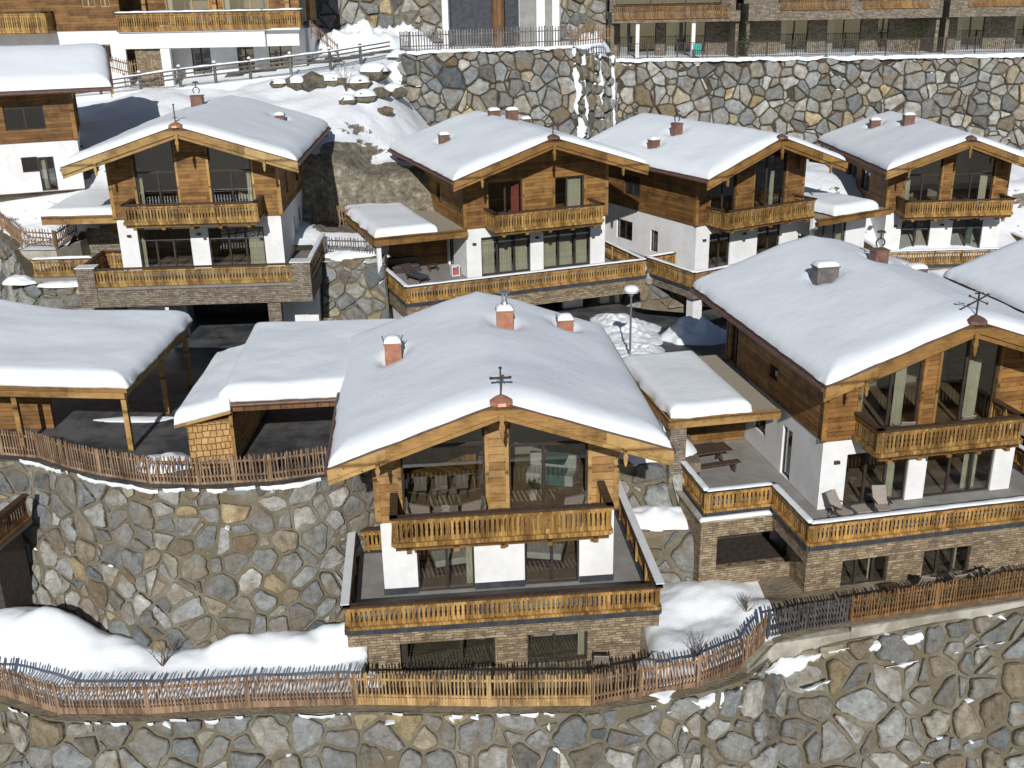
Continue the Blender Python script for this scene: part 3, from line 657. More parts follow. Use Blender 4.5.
# left wing: battered little out of line with the deck, its window bay open to the light
wall_panel(sb,lambda a,d,z:(a,.5+d,z),-8.85,-4.6,-6.9,-3.2,[(-8.15,-4.95,-5.45,-3.95)],.35)
wall_panel(sb,lambda a,d,z:(-8.85+d,a,z),.85,9,-6.9,-3.2,[],.35)
S=sb.build('stone_base',M['clad'],B)
window(S,FB,-3.4,-1.4,-6.1,-4.35,mull=(.33,.7),curt=((.66,.74),)); window(S,FB,.15,2.25,-6.1,-4.35,mull=(.33,.66),curt=((.7,.8),))
bk=MB().box(-5,5,2.3,2.4,-6.3,-3.25); bk.box(-4.6,5,-.5,2.3,-6.35,-6.12); bk.build('garden_room',M['room'],S)
gr=MB(); 
for i in range(27): x=-8.08+i*.118; gr.box(x-.02,x+.02,2.75,2.78,-5.4,-4.3)
gr.box(-8.13,-4.97,2.745,2.785,-4.45,-4.38); gr.box(-8.13,-4.97,2.745,2.785,-5.4,-5.33); gr.box(-8.15,-4.95,.86,3.2,-5.6,-5.44); gr.box(-8.3,-4.9,3.2,3.3,-6,-3.3); gr.build('window_grille',M['iron'],S)
lg=MB().box(-8.95,-5.93,.38,.86,-3.19,-3.12); lg.box(-8.95,-8.65,.86,4.2,-3.19,-3.12); L_=lg.build('stone_ledge',M['concrete'],S)
sn=snow_sheet(-8.95,-5.95,.36,.62,lambda x,y:-3.12,.12,.12,step=.15,amp=.1,rag=.02); sn.build('snow',M['snow'],L_,smooth=True)
# covered terrace: flat roof with gravel edge, stone pillar and timber back wall
fr=MB().box(-9.3,-4.45,3.35,10.6,-.25,.02).build('terrace_roof',M['gconc'],B)
fa=MB().box(-9.36,-4.5,3.27,3.345,-.33,.10); fa.box(-9.376,-9.304,3.345,10.6,-.33,.10); fa.build('fascia',M['beam'],fr)
sn=snow_sheet(-9.36,-5.7,3.3,10.3,lambda x,y:.1,.5,.5,seed=4,rag=.12); sn.build('snow',M['snow'],fr,smooth=True)
pb=MB().box(-9.2,-8.5,3.5,4.1,-2.93,-.34).build('stone_pillar',M['cladG'],B)
tw=MB().box(-8.5,-4.3,7.2,7.35,-2.93,-.26).build('timber_screen',M['wall'],B)
rw_=MB().box(-9.3,-9.1,4.1,11,-6.4,-.26).build('side_wall',M['plaster'],B)

# C: back centre
C,CW,CU,CR,Crz=chalet('chalet','middle row chalet with green curtains and a cross on the gable',(1.699,62.787,-13.379),.358,9.05,12.0,11.6,.1,6.79,.065,
  low=[(-3.6,-.45,-.6,(.33,.68),((.03,.3),(.4,.64),(.72,.97)),M['curtain']),(.4,3.55,-.6,(.33,.68),((.03,.31),(.36,.65),(.7,.97)),M['curtain'])],
  up=[dict(x0=-3.1,x1=-.95,z1=2.6,m=(.5,),c=((.72,.95),),cm=M['curtainR']),dict(x0=1.15,x1=3.05,z1=2.6,m=(.42,),c=((.45,.95),))],terr=None,
  lside=[(2.6,3.6,-2.93,-.8,(.5,)),],uside=[(4.6,5.6,.7,1.9),(7.3,8.8,.7,2.0,(.5,))],e=3.0,finial='cross',gb='beamD',gl='wall',
  chims=[(-3.8,6.0,.6,.55,.5,'brown','snow',False),(.5,8.6,.7,.4,.5,'brown','snow',False),(1.0,6.6,.7,.75,.5,'brown','snow',False),(2.8,8.8,.6,.45,.5,'brown','snow',False)],snowT=.5)
tc_=terrace(C,[(-9.3,-3.8),(5.35,-3.8),(5.35,2.5),(4.5,2.5),(4.5,9),(-9.9,9),(-9.3,1.0)],[[(-9.35,1.0),(-9.3,-3.8),(5.35,-3.8),(5.35,2.5)]],snowsegs=(0,),band=.8,capsnow=.06,mat='clad')
sb=MB(); wall_panel(sb,lambda a,d,z:(a,-1.2+d,z),-9.0,5.0,-5.6,-3.2,[(-1.5,1.2,-5.6,-3.5),(2.5,3.7,-5.6,-3.2),(4.3,4.7,-5.6,-3.2)],.3); wall_panel(sb,lambda a,d,z:(-9.0+d,a,z),-.9,9,-5.6,-3.2,[],.3)
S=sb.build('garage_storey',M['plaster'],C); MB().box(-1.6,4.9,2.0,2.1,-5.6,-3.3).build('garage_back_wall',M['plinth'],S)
fr=MB().box(-10.05,-4.52,-.35,8.4,-.28,.0).build('terrace_roof',M['gconc'],C)
fa=MB().box(-10.12,-4.6,-.43,-.355,-.38,.12); fa.box(-10.126,-10.054,-.355,8.4,-.38,.12); fa.build('fascia',M['beamD'],fr)
snow_sheet(-10.1,-6.3,-.4,8.0,lambda x,y:.12,.45,.5,seed=8,rag=.12).build('snow',M['snow'],fr,smooth=True)
MB().box(-9.9,-4.55,3.9,4.05,-2.93,-.29).build('timber_screen',M['wallD'],C)
MB().box(-9.95,-9.65,1.1,3.9,-5.6,-.9).build('side_wall',M['plaster'],C)
MB().box(-9.95,-9.7,-.1,.15,-2.93,-.3).build('pillar',M['plaster'],C)

# D: back left
Dh,DW,DU,DR,Drz=chalet('chalet','back left chalet with a spire on its gable and an open garage underneath',(-17.293,58.401,-11.814),.044,9.06,12.19,12.6,-.03,7.1,.06,
  low=[(-3.5,-.6,-.6,(.33,.66),((.02,.1),)),(.4,3.5,-.6,(.36,.66),((.7,.96),))],
  up=[dict(x0=-3.15,x1=-.95,m=(.55,),t=2.5,c=((.02,.12),)),dict(x0=.9,x1=3.15,m=(.5,),t=2.5,c=((.85,.97),))],terr=None,
  rside=[(4.4,5.1,-2.6,-1.0),(6.6,7.6,-2.4,-.9)],urside=[(2.4,3.1,.8,2.0),(6.3,7.6,.8,2.0,(.5,))],e=3.0,finial='spire',
  chims=[(-1.3,8.4,.7,.8,.6,'brown','ring',False),(3.7,7.9,.55,.35,.5,'brown','snow',False)],snowT=.5)
# terrace with stone corner pillars instead of an all timber edge
MB().prism([(-6.0,-3.2),(6.35,-3.2),(6.35,4.0),(-6.0,4.0)],'z',-3.17,-2.97).build('terrace_deck',M['floor'],Dh)
board_rail(Dh,[(-5.05,-3.2),(5.35,-3.2)],-2.95,1.0,name='terrace_railing'); board_rail(Dh,[(-4.6,1.0),(-5.9,1.0),(-5.9,-2.6)],-2.95,1.0,name='terrace_railing')
board_rail(Dh,[(6.3,-2.7),(6.3,3.9)],-2.95,1.0,name='terrace_railing',capsnow=.09)
MB().box(-5.04,5.35,-3.26,-2.9,-4.1,-3.19).box(6.1,6.4,-2.59,4.0,-4.1,-3.19).build('stone_band',M['cladG'],Dh); MB().box(3.9,4.6,-3.1,-2.5,-6.9,-4.11).build('stone_pillar',M['cladG'],Dh)
for a,b in ((-6.0,-5.05),(5.36,6.4)): S=MB().box(a,b,-3.3,-2.6,-4.1,-1.93).build('stone_pier',M['cladG'],Dh); MB().box(a-.05,b+.05,-3.35,-2.55,-1.925,-1.87).build('pier_coping',M['lampw'],S)
g=MB(); wall_panel(g,lambda a,d,z:(a,-.2+d,z),-6,6.2,-7.0,-3.2,[(-1.3,3.8,-7,-3.9),(-5.5,-4.6,-7,-3.2)],.3); g.box(-1.7,-1.5,-2.9,-.21,-7,-3.2); g.box(6.0,6.2,.11,9,-7,-3.2)
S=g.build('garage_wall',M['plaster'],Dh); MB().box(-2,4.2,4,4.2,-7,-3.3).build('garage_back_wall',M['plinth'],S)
fr=MB().box(-8.9,-4.56,.95,7.4,-.28,0).build('terrace_roof',M['gconc'],Dh)
fa=MB().box(-8.96,-4.6,.87,.945,-.36,.12).box(-8.972,-8.904,.945,7.4,-.36,.12).build('fascia',M['beam'],fr)
snow_sheet(-8.95,-4.6,.9,7.3,lambda x,y:.12,.4,.5,seed=2,rag=.1).build('snow',M['snow'],fr,smooth=True)
MB().box(-8.7,-4.6,4.6,4.8,-2.93,-.29).build('stone_back_wall',M['cladG'],Dh); MB().box(-6.6,-5.3,4.5,4.59,-1.6,-.5).build('timber_panel',M['beam'],Dh)
MB().box(-9.4,-6.0,-.9,5,-3.2,-2.97).build('side_terrace_deck',M['floor'],Dh)
board_rail(Dh,[(-9.3,-.5),(-6.02,-.5)],-2.95,1.0,name='terrace_railing',capsnow=.1)

# E: back right, turned away
E_,EW,EU,ER,Erz=chalet('chalet','chalet turned sideways behind the large right one, long flat snow roof on its right',(15.237,66.0,-14.071),.515,8.58,11.05,12.,.025,7.2,.03,
  low=[(-3.2,-1.5,-.6,(.5,),()),(.75,2.7,-.6,(.5,),())],
  up=[dict(x0=-3.3,x1=-1.3,m=(.5,),t=None),dict(x0=.2,x1=2.8,m=(.4,),c=((.6,.72),))],terr=None,
  lside=[(3.8,4.6,-2.4,-1.0),(6.6,8.4,-2.2,-.9,(.5,))],uside=[(5.8,7.6,.9,2.2,(.5,))],e=3.0,finial=None,gb='beamD',gl='wallD',
  chims=[(-3.7,5.3,.6,.5,.5,'brown','snow',False),(-1.8,5.4,.6,.7,.5,'brown','ring',False)],snowT=.5)
te=terrace(E_,[(-6.5,-2.7),(5.6,-2.7),(5.6,3),(4.3,3),(4.3,10),(-6.5,4)],[[(-4.4,2.0),(-6.5,2.0),(-6.5,-2.7),(5.6,-2.7),(5.6,2.5)]],snowsegs=(0,),band=.5,mat='cladG')
g=MB(); wall_panel(g,lambda a,d,z:(a,.6+d,z),-5.5,5.2,-5.4,-3.2,[(-4.6,.5,-5.4,-3.6)],.3); MB().box(-6.2,-5.5,-2.3,-1.7,-6.4,-3.6).build('pillar',M['plaster'],E_); S=g.build('garage_storey',M['plaster'],E_)
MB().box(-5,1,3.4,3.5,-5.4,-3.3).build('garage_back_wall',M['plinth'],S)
fr=MB().box(4.35,9.4,-2.9,4.5,-.28,0).build('terrace_roof',M['gconc'],E_)
MB().box(3.0,9.46,-2.98,-2.905,-.36,.12).build('fascia',M['beamD'],fr)
snow_sheet(4.4,8.4,-2.9,4.5,lambda x,y:.12,.6,.6,seed=11,rag=.1).build('snow',M['snow'],fr,smooth=True)
g=MB(); wall_panel(g,lambda a,d,z:(a,-1.2+d,z),4.32,9.2,-2.93,-.3,[(4.5,7.4,-2.93,-.6)],.25); g.box(8.95,9.2,-.94,4,-2.93,-.3); g.box(4.32,8.9,3.6,3.8,-2.93,-.3); S=g.build('side_wing',M['plaster'],E_)
window(S,lambda a,d,z:(a,-1.2+d,z),4.5,7.4,-2.93,-.6,mull=(.33,.66),curt=((.05,.3),(.8,.96)))

# F: back, far right
F_,FW,FU,FR_,Frz=chalet('chalet','chalet at the far right of the middle row under the boulder wall, plain ridge cap',(30.16,72.287,-15.184),.03,8.12,10.71,12.4,.1,7.25,.16,
  low=[(-2.9,-.85,-.6,(.5,),((.6,.8),)),(.7,2.85,-.6,(.5,),((.55,.75),),M['teal'])],
  up=[dict(x0=-3.0,x1=-.55,m=(.5,),t=2.5,c=((.03,.2),)),dict(x0=.35,x1=3.1,m=(.45,),t=2.5,c=((.72,.9),))],terr=None,
  uside=[(3.6,5.4,.8,2.2,(.5,)),(6.3,8.2,.8,2.2,(.5,))],e=3.0,finial=None,gb='beamD',
  chims=[(-2.2,8.8,.7,.6,.5,'brown','snow',False),(-.8,6.0,.75,.75,.5,'brown','snow',False)],snowT=.5)
tf_=terrace(F_,[(-5.3,-3.0),(5.8,-3.0),(5.8,3),(4,3),(4,9),(-5.3,6)],[[(-5.3,3),(-5.3,-3.0),(5.8,-3.0),(5.8,3)]],snowsegs=(0,),band=.8)
g=MB().box(-5,5.5,-1,-.7,-5.4,-3.2).build('garage_storey',M['cladG'],F_)

# G: top left, eave towards the camera
G_,GW,GU,GR,Grz=chalet('chalet','top left edge chalet showing its snowy eave side and a curtained door',(-27.5,69.1,-8.3),1.92,8.2,10.6,11.,0,6,0,
  low=[(-2.8,-.8,-.6,(.5,),()),(.8,2.8,-.6,(.5,),())],up=[dict(x0=-2.8,x1=-.5,z1=2.2),dict(x0=.5,x1=2.8,z1=2.2)],terr=None,
  lside=[(1.5,2.4,-2.93,-.9,(.5,),((.55,.95),)),(2.4,3.3,-1.75,-.85,()),(5.1,5.9,-2.1,-.9)],uside=[(1.6,3.8,.75,2.15,(.5,)),],e=2.75,finial=None,gl='wallD',gb='beamD',balc=False,pend=False,snowT=.6)

# H: right edge, only its roof and railing show ; J: bottom left edge terrace
H_,HW,HU,HR,Hrz=chalet('chalet','snowy roof slope of a neighbouring chalet cut off by the right edge',(28.6,40.2,-16.9),.186,8.4,11.4,10.6,0,6,0,
  low=[(-2.8,-.8,-.6,(.5,),()),(.8,2.8,-.6,(.5,),())],up=[dict(x0=-2.8,x1=-.5,z1=2.2),dict(x0=.5,x1=2.8,z1=2.2)],terr=None,e=3.0,finial=None,gb='beamD',pend=False,snowT=.55)
# ------------------------------------------------------------------ furniture standing on the terraces
def put(o,house,x,y,z,rz=0):
    c,s=math.cos(house.rotation_euler.z),math.sin(house.rotation_euler.z)
    o.location=(house.location.x+c*x-s*y,house.location.y+s*x+c*y,house.location.z+z); o.rotation_euler=(0,0,house.rotation_euler.z+rz); return o
def armchair(label,cat='armchair'):
    r=empty('armchair',(0,0,0),0,label,cat,'rattan seats on the centre chalet balcony')
    m=MB(); vs=[]
    m.prism([(-.36,-.02),(.36,-.02),(.40,.28),(-.40,.28)],'y',-.34,.34); m.build('seat',M['rattan'],r)
    b=MB().hexa([(-.4,.26,.2),(.4,.26,.2),(.4,.36,.2),(-.4,.36,.2),(-.38,.40,.86),(.38,.40,.86),(.36,.48,.84),(-.36,.48,.84)]); b.build('backrest',M['rattan'],r)
    for sx in (-1,1):
        a=MB().hexa([(sx*.34,-.36,.25),(sx*.44,-.36,.25),(sx*.44,.38,.25),(sx*.34,.38,.25),(sx*.34,-.33,.55),(sx*.46,-.33,.55),(sx*.44,.44,.74),(sx*.34,.44,.74)]); a.build('armrest',M['rattan'],r)
    MB().box(-.32,.32,-.36,.25,.285,.42).build('cushion',M['cushion'],r,bevel=.04)
    return r
ac0=armchair('rattan armchair left of the small table on the centre chalet balcony'); put(ac0,A,-2.75,-.75,.15,R(90))
c2=copy_tree(ac0); c2['label']='rattan armchair between the small table and the middle window pillar'; put(c2,A,-.95,-.75,.15,R(-90))
c3=copy_tree(ac0); c3['label']='single rattan armchair at the right end of the centre chalet balcony'; put(c3,A,2.6,-.75,.15,R(-100))
def table(name,label,w,d,h,mat,cat='table'):
    r=empty(name,(0,0,0),0,label,cat); MB().box(-w/2,w/2,-d/2,d/2,h-.05,h).build('tabletop',M[mat],r)
    for sx in (-1,1):
        for sy in (-1,1): MB().box(sx*(w/2-.06)-.03,sx*(w/2-.06)+.03,sy*(d/2-.06)-.03,sy*(d/2-.06)+.03,0,h-.052).build('leg',M[mat],r)
    return r
t=table('side_table','square dark table with two trays between the rattan armchairs',.85,.75,.55,'rattan'); put(t,A,-1.85,-.75,.15)
for k in (-1,1): tag(put(MB().lathe((0,0,0),[(.13,0),(.17,.03),(.17,.05),(.12,.04)],14).build('tray',M['cushion']),A,-1.85,-.75+k*.18,.702),('front' if k<0 else 'rear')+' round tray on the small balcony table','tray')
def lounge(label,mat='mesh',grp=None,back=55):
    r=empty('lounge_chair',(0,0,0),0,label,'chair',grp)
    MB().box(-.27,.27,-.45,.1,.36,.40).build('seat',M[mat],r)
    c,s=math.cos(R(back)),math.sin(R(back))
    b=MB(); b.bar((0,.1,.38),(0,.1+.75*c,.38+.75*s),.54,.04,up=(0,-s,c)); b.build('backrest',M[mat],r)
    f=MB()
    for sx in (-1,1):
        f.bar((sx*.29,-.42,0),(sx*.29,.1,.6),.03,.03); f.bar((sx*.29,.3,0),(sx*.29,-.1,.6),.03,.03); f.bar((sx*.29,-.3,.6),(sx*.29,.25,.6),.05,.03)
    f.build('frame',M['iron'],r); return r
g1='folding mesh chairs of the large right chalet'
l0=lounge('taupe mesh chair at the left upper balcony window of the large right chalet',grp=g1); put(l0,B,-1.5,-.9,.15,R(170))
def cp_(src,label,house,x,y,z,rz,grp=None):
    c=copy_tree(src); c['label']=label
    if grp: c['group']=grp
    return put(c,house,x,y,z,rz)
cp_(l0,'taupe mesh chair at the right upper balcony window of the large right chalet',B,.9,-.9,.15,R(185))
cp_(l0,'mesh chair on the lower terrace nearest the white corner of the large right chalet',B,-3.75,-.9,-2.93,R(25))
cp_(l0,'mesh chair right of the low table on the lower terrace of the large chalet',B,-2.0,-.9,-2.93,R(-10))
cp_(l0,'mesh chair left of its garden table, behind the bottom right fence',B,-.35,-1.9,-6.1,R(160))
cp_(l0,'upright mesh chair in the middle below the large chalet terrace, behind the fence',B,.75,-2.0,-6.1,R(185))
cp_(l0,'mesh chair furthest right under the large chalet terrace, behind the fence',B,2.2,-1.9,-6.1,R(200))
cp_(l0,'folded back mesh lounge chair on the ground below the centre chalet, by the fence',A,3.6,-1.0,-6.16,R(170),'garden seats')
t=table('low_table','low square table between two mesh chairs on the right chalet terrace',.6,.6,.35,'mesh'); put(t,B,-2.85,-.9,-2.93)
t=table('garden_table','low dark table left of the mesh chairs under the large chalet terrace',.7,.6,.4,'darktable'); put(t,B,-1.7,-1.9,-6.1)
# picnic table with benches
pt=empty('picnic_table',(0,0,0),0,'dark picnic table under the flat snowy roof of the right terrace','table'); MB().box(-1.15,1.15,-.45,.45,.70,.76).build('tabletop',M['darktable'],pt)
for sx in (-1,1): MB().bar((sx*.8,-.4,0),(sx*.8,.25,.69),.08,.08).bar((sx*.8,.4,0),(sx*.8,-.25,.69),.08,.08).build('leg',M['darktable'],pt)
put(pt,B,-7.1,5.0,-2.95,R(5))
bn=empty('bench',(0,0,0),0,'dark wooden bench in front of the picnic table','bench','picnic benches'); MB().box(-1.1,1.1,-.17,.17,.42,.47).build('seat',M['darktable'],bn)
for sx in (-1,1): MB().box(sx*.85-.04,sx*.85+.04,-.15,.15,0,.418).build('leg',M['darktable'],bn)
put(bn,B,-6.9,4.05,-2.95,R(5)); cp_(bn,'dark wooden bench behind the picnic table',B,-7.3,5.95,-2.95,R(5))
# lounge group on chalet C terrace
so_=empty('outdoor_sofa',(0,0,0),0,'dark rattan sofa with grey cushions on the covered middle terrace','sofa')
MB().box(-1.0,1.0,-.4,.4,0,.28).build('base',M['iron'],so_); MB().box(-1.0,1.0,.3,.45,.282,.75).build('backrest',M['rattan'],so_); MB().box(-.95,.95,-.4,.28,.283,.43).build('cushion',M['dkcushion'],so_,bevel=.04)
put(so_,C,-7.6,3.2,-2.95,0)
sl_=empty('sun_lounger',(0,0,0),0,'dark sun lounger with a grey cushion on the covered middle terrace','sun lounger')
MB().box(-.33,.33,-1.0,.5,.28,.34).build('frame',M['iron'],sl_); b=MB(); b.bar((0,.5,.34),(0,1.0,.8),.66,.06,up=(0,-.6,.7)); b.build('backrest',M['iron'],sl_)
MB().box(-.3,.3,-.98,.48,.342,.42).build('cushion',M['dkcushion'],sl_,bevel=.03)
for sx in (-1,1):
    for yy in (-.85,.4): MB().box(sx*.29-.025,sx*.29+.025,yy-.025,yy+.025,0,.278).build('leg',M['iron'],sl_)
put(sl_,C,-7.5,.9,-2.95,R(20))
t=table('low_table','low dark table beside the sun lounger on the middle chalet terrace',.6,.5,.4,'darktable'); put(t,C,-5.9,2.6,-2.95)
lb=empty('lantern',(0,0,0),0,'white lantern box with coloured sides by the terrace door of the middle chalet','lantern'); MB().box(-.25,.25,-.2,.2,0,.05).box(-.25,-.21,-.2,.2,.051,.6).box(.21,.25,-.2,.2,.051,.6).box(-.25,.25,-.2,.2,.601,.65).build('frame',M['lampw'],lb); MB().box(-.15,.15,-.15,.15,.052,.4).build('candle_block',M['curtainR'],lb); put(lb,C,-5.0,.9,-2.95)
# interiors that show through chalet A's panes
dt=table('dining_table','long light wood dining table behind the left gable window of the centre chalet',2.6,.9,.76,'rail'); put(dt,A,-1.95,2.2,.125)
bn2=empty('bench',(0,0,0),0,'light wood corner bench behind the indoor dining table','bench'); MB().box(-1.4,1.4,-.22,.22,0,.45).build('seat',M['rail'],bn2); MB().box(-1.4,1.4,.16,.24,.452,1.0).build('backrest',M['rail'],bn2); put(bn2,A,-1.95,3.4,.125)
dc=empty('dining_chair',(0,0,0),0,'','chair','indoor dining chairs'); MB().box(-.22,.22,-.22,.22,.42,.47).build('seat',M['cushion'],dc); MB().box(-.22,.22,.18,.23,.472,.98).build('backrest',M['cushion'],dc)
for sx in (-1,1):
    for sy in (-1,1): MB().box(sx*.18-.02,sx*.18+.02,sy*.18-.02,sy*.18+.02,0,.418).build('leg',M['darktable'],dc)
put(dc,A,-2.7,1.45,.125,R(180)); dc['label']='left dining chair behind the left gable window of the centre chalet'
cp_(dc,'middle dining chair behind the left gable window of the centre chalet',A,-1.95,1.45,.125,R(180)); cp_(dc,'right dining chair behind the left gable window of the centre chalet',A,-1.2,1.45,.125,R(180))
sf_=empty('sofa',(0,0,0),0,'pale sofa with a turquoise checked blanket behind the right gable window','sofa'); MB().box(-.9,.9,-.4,.4,0,.42).build('seat',M['linen'],sf_,bevel=.05); MB().box(-.9,.9,.3,.5,.422,.95).build('backrest',M['linen'],sf_,bevel=.05); MB().box(-.3,.6,-.42,.52,.952,.97).box(-.3,.6,-.44,-.42,.05,.45).box(-.3,.6,-.4,.29,.424,.44).build('blanket',M['teal'],sf_); put(sf_,A,2.2,2.3,.125,R(-20))
pot=empty('potted_plant',(0,0,0),0,'small potted plant behind the right gable window of the centre chalet','plant'); MB().lathe((0,0,0),[(.12,0),(.16,.3),(.14,.3)],12).build('pot',M['linen'],pot)
lf=MB(); 
for i in range(90):
    a=random.uniform(0,6.28); rr_=random.uniform(.02,.28); z=.35+random.uniform(0,.45); x,y=rr_*math.cos(a),rr_*math.sin(a); lf.add([(x,y,z),(x+.07,y+.02,z+.04),(x+.09,y+.07,z+.02),(x+.01,y+.06,z+.01)],[(0,1,2,3)])
lf.build('leaves',M['leaf'],pot,fix=False); put(pot,A,1.35,.9,.125)
def bed(label,house,x,y,z,rz=0):
    r=empty('bed',(0,0,0),0,label,'bed','beds behind the lower windows'); MB().box(-.8,.8,-1,1,0,.3).build('bed_frame',M['darktable'],r); MB().box(-.78,.78,-.98,.9,.302,.58).build('mattress',M['linen'],r,bevel=.06); MB().box(-.8,.8,-.2,.35,.585,.60).build('throw',M['teal'],r); MB().box(-.8,.8,.92,1.0,.302,1.1).build('headboard',M['rail'],r); return put(r,house,x,y,z,rz)
bed('bed with pale linen behind the left lower window of the centre chalet',A,-1.7,2.2,-2.93,R(10)); bed('bed with pale linen behind the right lower window of the centre chalet',A,1.9,2.2,-2.93,R(-15))
bed('bed with pale linen behind the garden level window of the centre chalet',A,2.2,1.8,-6.2,R(90))
#__PART3__
# ------------------------------------------------------------------ boulder walls
def clip(poly,px,py,nx,ny):
    out=[]; n=len(poly)
    for i in range(n):
        a=poly[i]; b=poly[(i+1)%n]; da=(a[0]-px)*nx+(a[1]-py)*ny; db=(b[0]-px)*nx+(b[1]-py)*ny
        if da<=0: out.append(a)
        if (da<0<db) or (db<0<da): t=da/(da-db); out.append((a[0]+(b[0]-a[0])*t,a[1]+(b[1]-a[1])*t))
    return out
TONES=[(.255,.263,.255),(.31,.315,.30),(.215,.226,.226),(.35,.345,.315),(.285,.275,.235),(.33,.29,.215),(.265,.225,.165),(.38,.31,.19),(.40,.395,.37),(.18,.19,.19)]
TW=[20,22,13,17,14,7,6,3,6,4]
def boulder_wall(name,label,top,bot,cell=.95,bump=.16,drop=.12,snowbits=0,rel=1.0,seed=1,gap=.03,flat=1.0,grp='dry boulder retaining walls',warm=0,mort='mortar',ang=.0):
    """top and bot: matching polylines of 3D points; irregular stones laid over the face between them"""
    rnd=random.Random(seed); top=[Vector(p) for p in top]; bot=[Vector(p) for p in bot]
    cum=[0]
    for a,b in zip(top,top[1:]): cum.append(cum[-1]+(b-a).length)
    Lt=cum[-1]; hts=[(a-b).length for a,b in zip(top,bot)]; Hm=max(hts)
    def seg(s):
        s=max(0,min(Lt-1e-6,s)); k=0
        while k<len(cum)-2 and cum[k+1]<=s: k+=1
        return k,(s-cum[k])/(cum[k+1]-cum[k])
    nrms=[]
    for k in range(len(top)-1):
        n=(top[k+1]-top[k]).cross(bot[k]-top[k]).normalized()
        if n.y>0: n=-n
        nrms.append(n)
    def P(s,t):
        k,u=seg(s); a=top[k].lerp(top[k+1],u); b=bot[k].lerp(bot[k+1],u); v=t/Hm
        nn=nrms[k]
        if u>.5 and k+1<len(nrms): nn=nrms[k].lerp(nrms[k+1],u-.5)
        if u<.5 and k>0: nn=nrms[k].lerp(nrms[k-1],.5-u)
        p=a.lerp(b,v); w=.16*nz(s*.35+seed,t*.35,1)*rel
        return p+nn*w, nn.normalized()
    # mortar sheet
    mb=MB(); ns=max(2,int(Lt/.8)); nt_=max(2,int(Hm/.8)); vs=[];fs=[]
    for j in range(nt_+1):
        for i in range(ns+1): vs.append(P(Lt*i/ns,Hm*j/nt_)[0])
    for j in range(nt_):
        for i in range(ns): a=j*(ns+1)+i; fs.append((a,a+1,a+ns+2,a+ns+1))
    # back side, so that the wall has a body
    n0=len(vs); vs+= [v+Vector((0,1.2,-.02)) for v in vs[:n0]]
    for j in range(nt_):
        for i in range(ns): a=n0+j*(ns+1)+i; fs.append((a,a+ns+1,a+ns+2,a+1))
    for i in range(ns): fs.append((i,i+n0,i+1+n0,i+1))
    for j in range(nt_):
        a=j*(ns+1); b=a+ns; fs.append((a,a+ns+1,a+ns+1+n0,a+n0)); fs.append((b,b+n0,b+ns+1+n0,b+ns+1))
    mb.add(vs,fs); body=mb.build(name,M[mort]); tag(body,label,'retaining wall',grp)
    nx=int(Lt/cell)+1; ny=int(Hm/(cell*.88))+1; S={}
    for i in range(-2,nx+3):
        for j in range(-2,ny+3):
            if rnd.random()<.16: continue
            S[(i,j)]=[((i+(.25 if j%2 else -.25)+rnd.uniform(-.4,.4))*cell,(j+rnd.uniform(-.4,.4))*cell*.88,rnd.uniform(-.3,.34)*cell*cell)]
            for _ in range(2):
                if rnd.random()<.3:
                    q=S[(i,j)][0]; a=rnd.uniform(0,6.28); S[(i,j)].append((q[0]+.52*cell*math.cos(a),q[1]+.52*cell*math.sin(a),rnd.uniform(-.42,-.2)*cell*cell))
    V=[];F=[];Cc=[];EV=[]; sn=MB(); smear=.0 if mort=='mortarD' else .28
    for (i,j),ps in S.items():
      for px,py,pw in ps:
        if not(-.2<px<Lt+.2 and -.2<py<Hm+.2): continue
        poly=[(px-2*cell,py-2*cell),(px+2*cell,py-2*cell),(px+2*cell,py+2*cell),(px-2*cell,py+2*cell)]
        for di in range(-2,3):
            for dj in range(-2,3):
                for q in S.get((i+di,j+dj),()):
                    if q==(px,py,pw): continue
                    dx,dy=q[0]-px,q[1]-py; d2=dx*dx+dy*dy
                    if d2<1e-4: continue
                    tt=.5+(pw-q[2])/(2*d2)*.8; tt=max(.04,min(.96,tt)); mx,my=px+dx*tt,py+dy*tt; l=math.hypot(dx,dy); g=gap*(.6+rnd.random())
                    poly=clip(poly,mx-dx/l*g,my-dy/l*g,dx/l,dy/l)
                    if len(poly)<3: break
        for (bx,by,nx_,ny_) in ((0.02,0,-1,0),(Lt-.02,0,1,0),(0,.03,0,-1),(0,Hm,0,1)): 
            if len(poly)>=3: poly=clip(poly,bx,by,nx_,ny_)
        if len(poly)<3: continue
        cx=sum(p[0] for p in poly)/len(poly); cy=sum(p[1] for p in poly)/len(poly)
        # knock the corners off, unevenly
        pl=[]
        m=len(poly)
        for k in range(m):
            a=poly[k]; b=poly[(k+1)%m]; e=math.hypot(a[0]-b[0],a[1]-b[1])
            if e<.05: pl.append(((a[0]+b[0])/2,(a[1]+b[1])/2)); continue
            f=rnd.uniform(.08,.2); pl.append((a[0]+(b[0]-a[0])*f,a[1]+(b[1]-a[1])*f)); 
            f2=rnd.uniform(.8,.92); 
            if e>.5: 
                mm=.5; q=rnd.uniform(-.04,.14); mx,my=a[0]+(b[0]-a[0])*mm,a[1]+(b[1]-a[1])*mm; pl.append((mx+(cx-mx)*q,my+(cy-my)*q))
            pl.append((a[0]+(b[0]-a[0])*f2,a[1]+(b[1]-a[1])*f2))
        if len(pl)<4: continue
        size=math.sqrt(abs(sum(pl[k][0]*pl[(k+1)%len(pl)][1]-pl[(k+1)%len(pl)][0]*pl[k][1] for k in range(len(pl)))/2))
        if size<.12: continue
        h=bump*(.55+.9*rnd.random())*min(1.3,.4+size/cell); tx,ty=rnd.uniform(-.16,.16),rnd.uniform(-.2,.12)
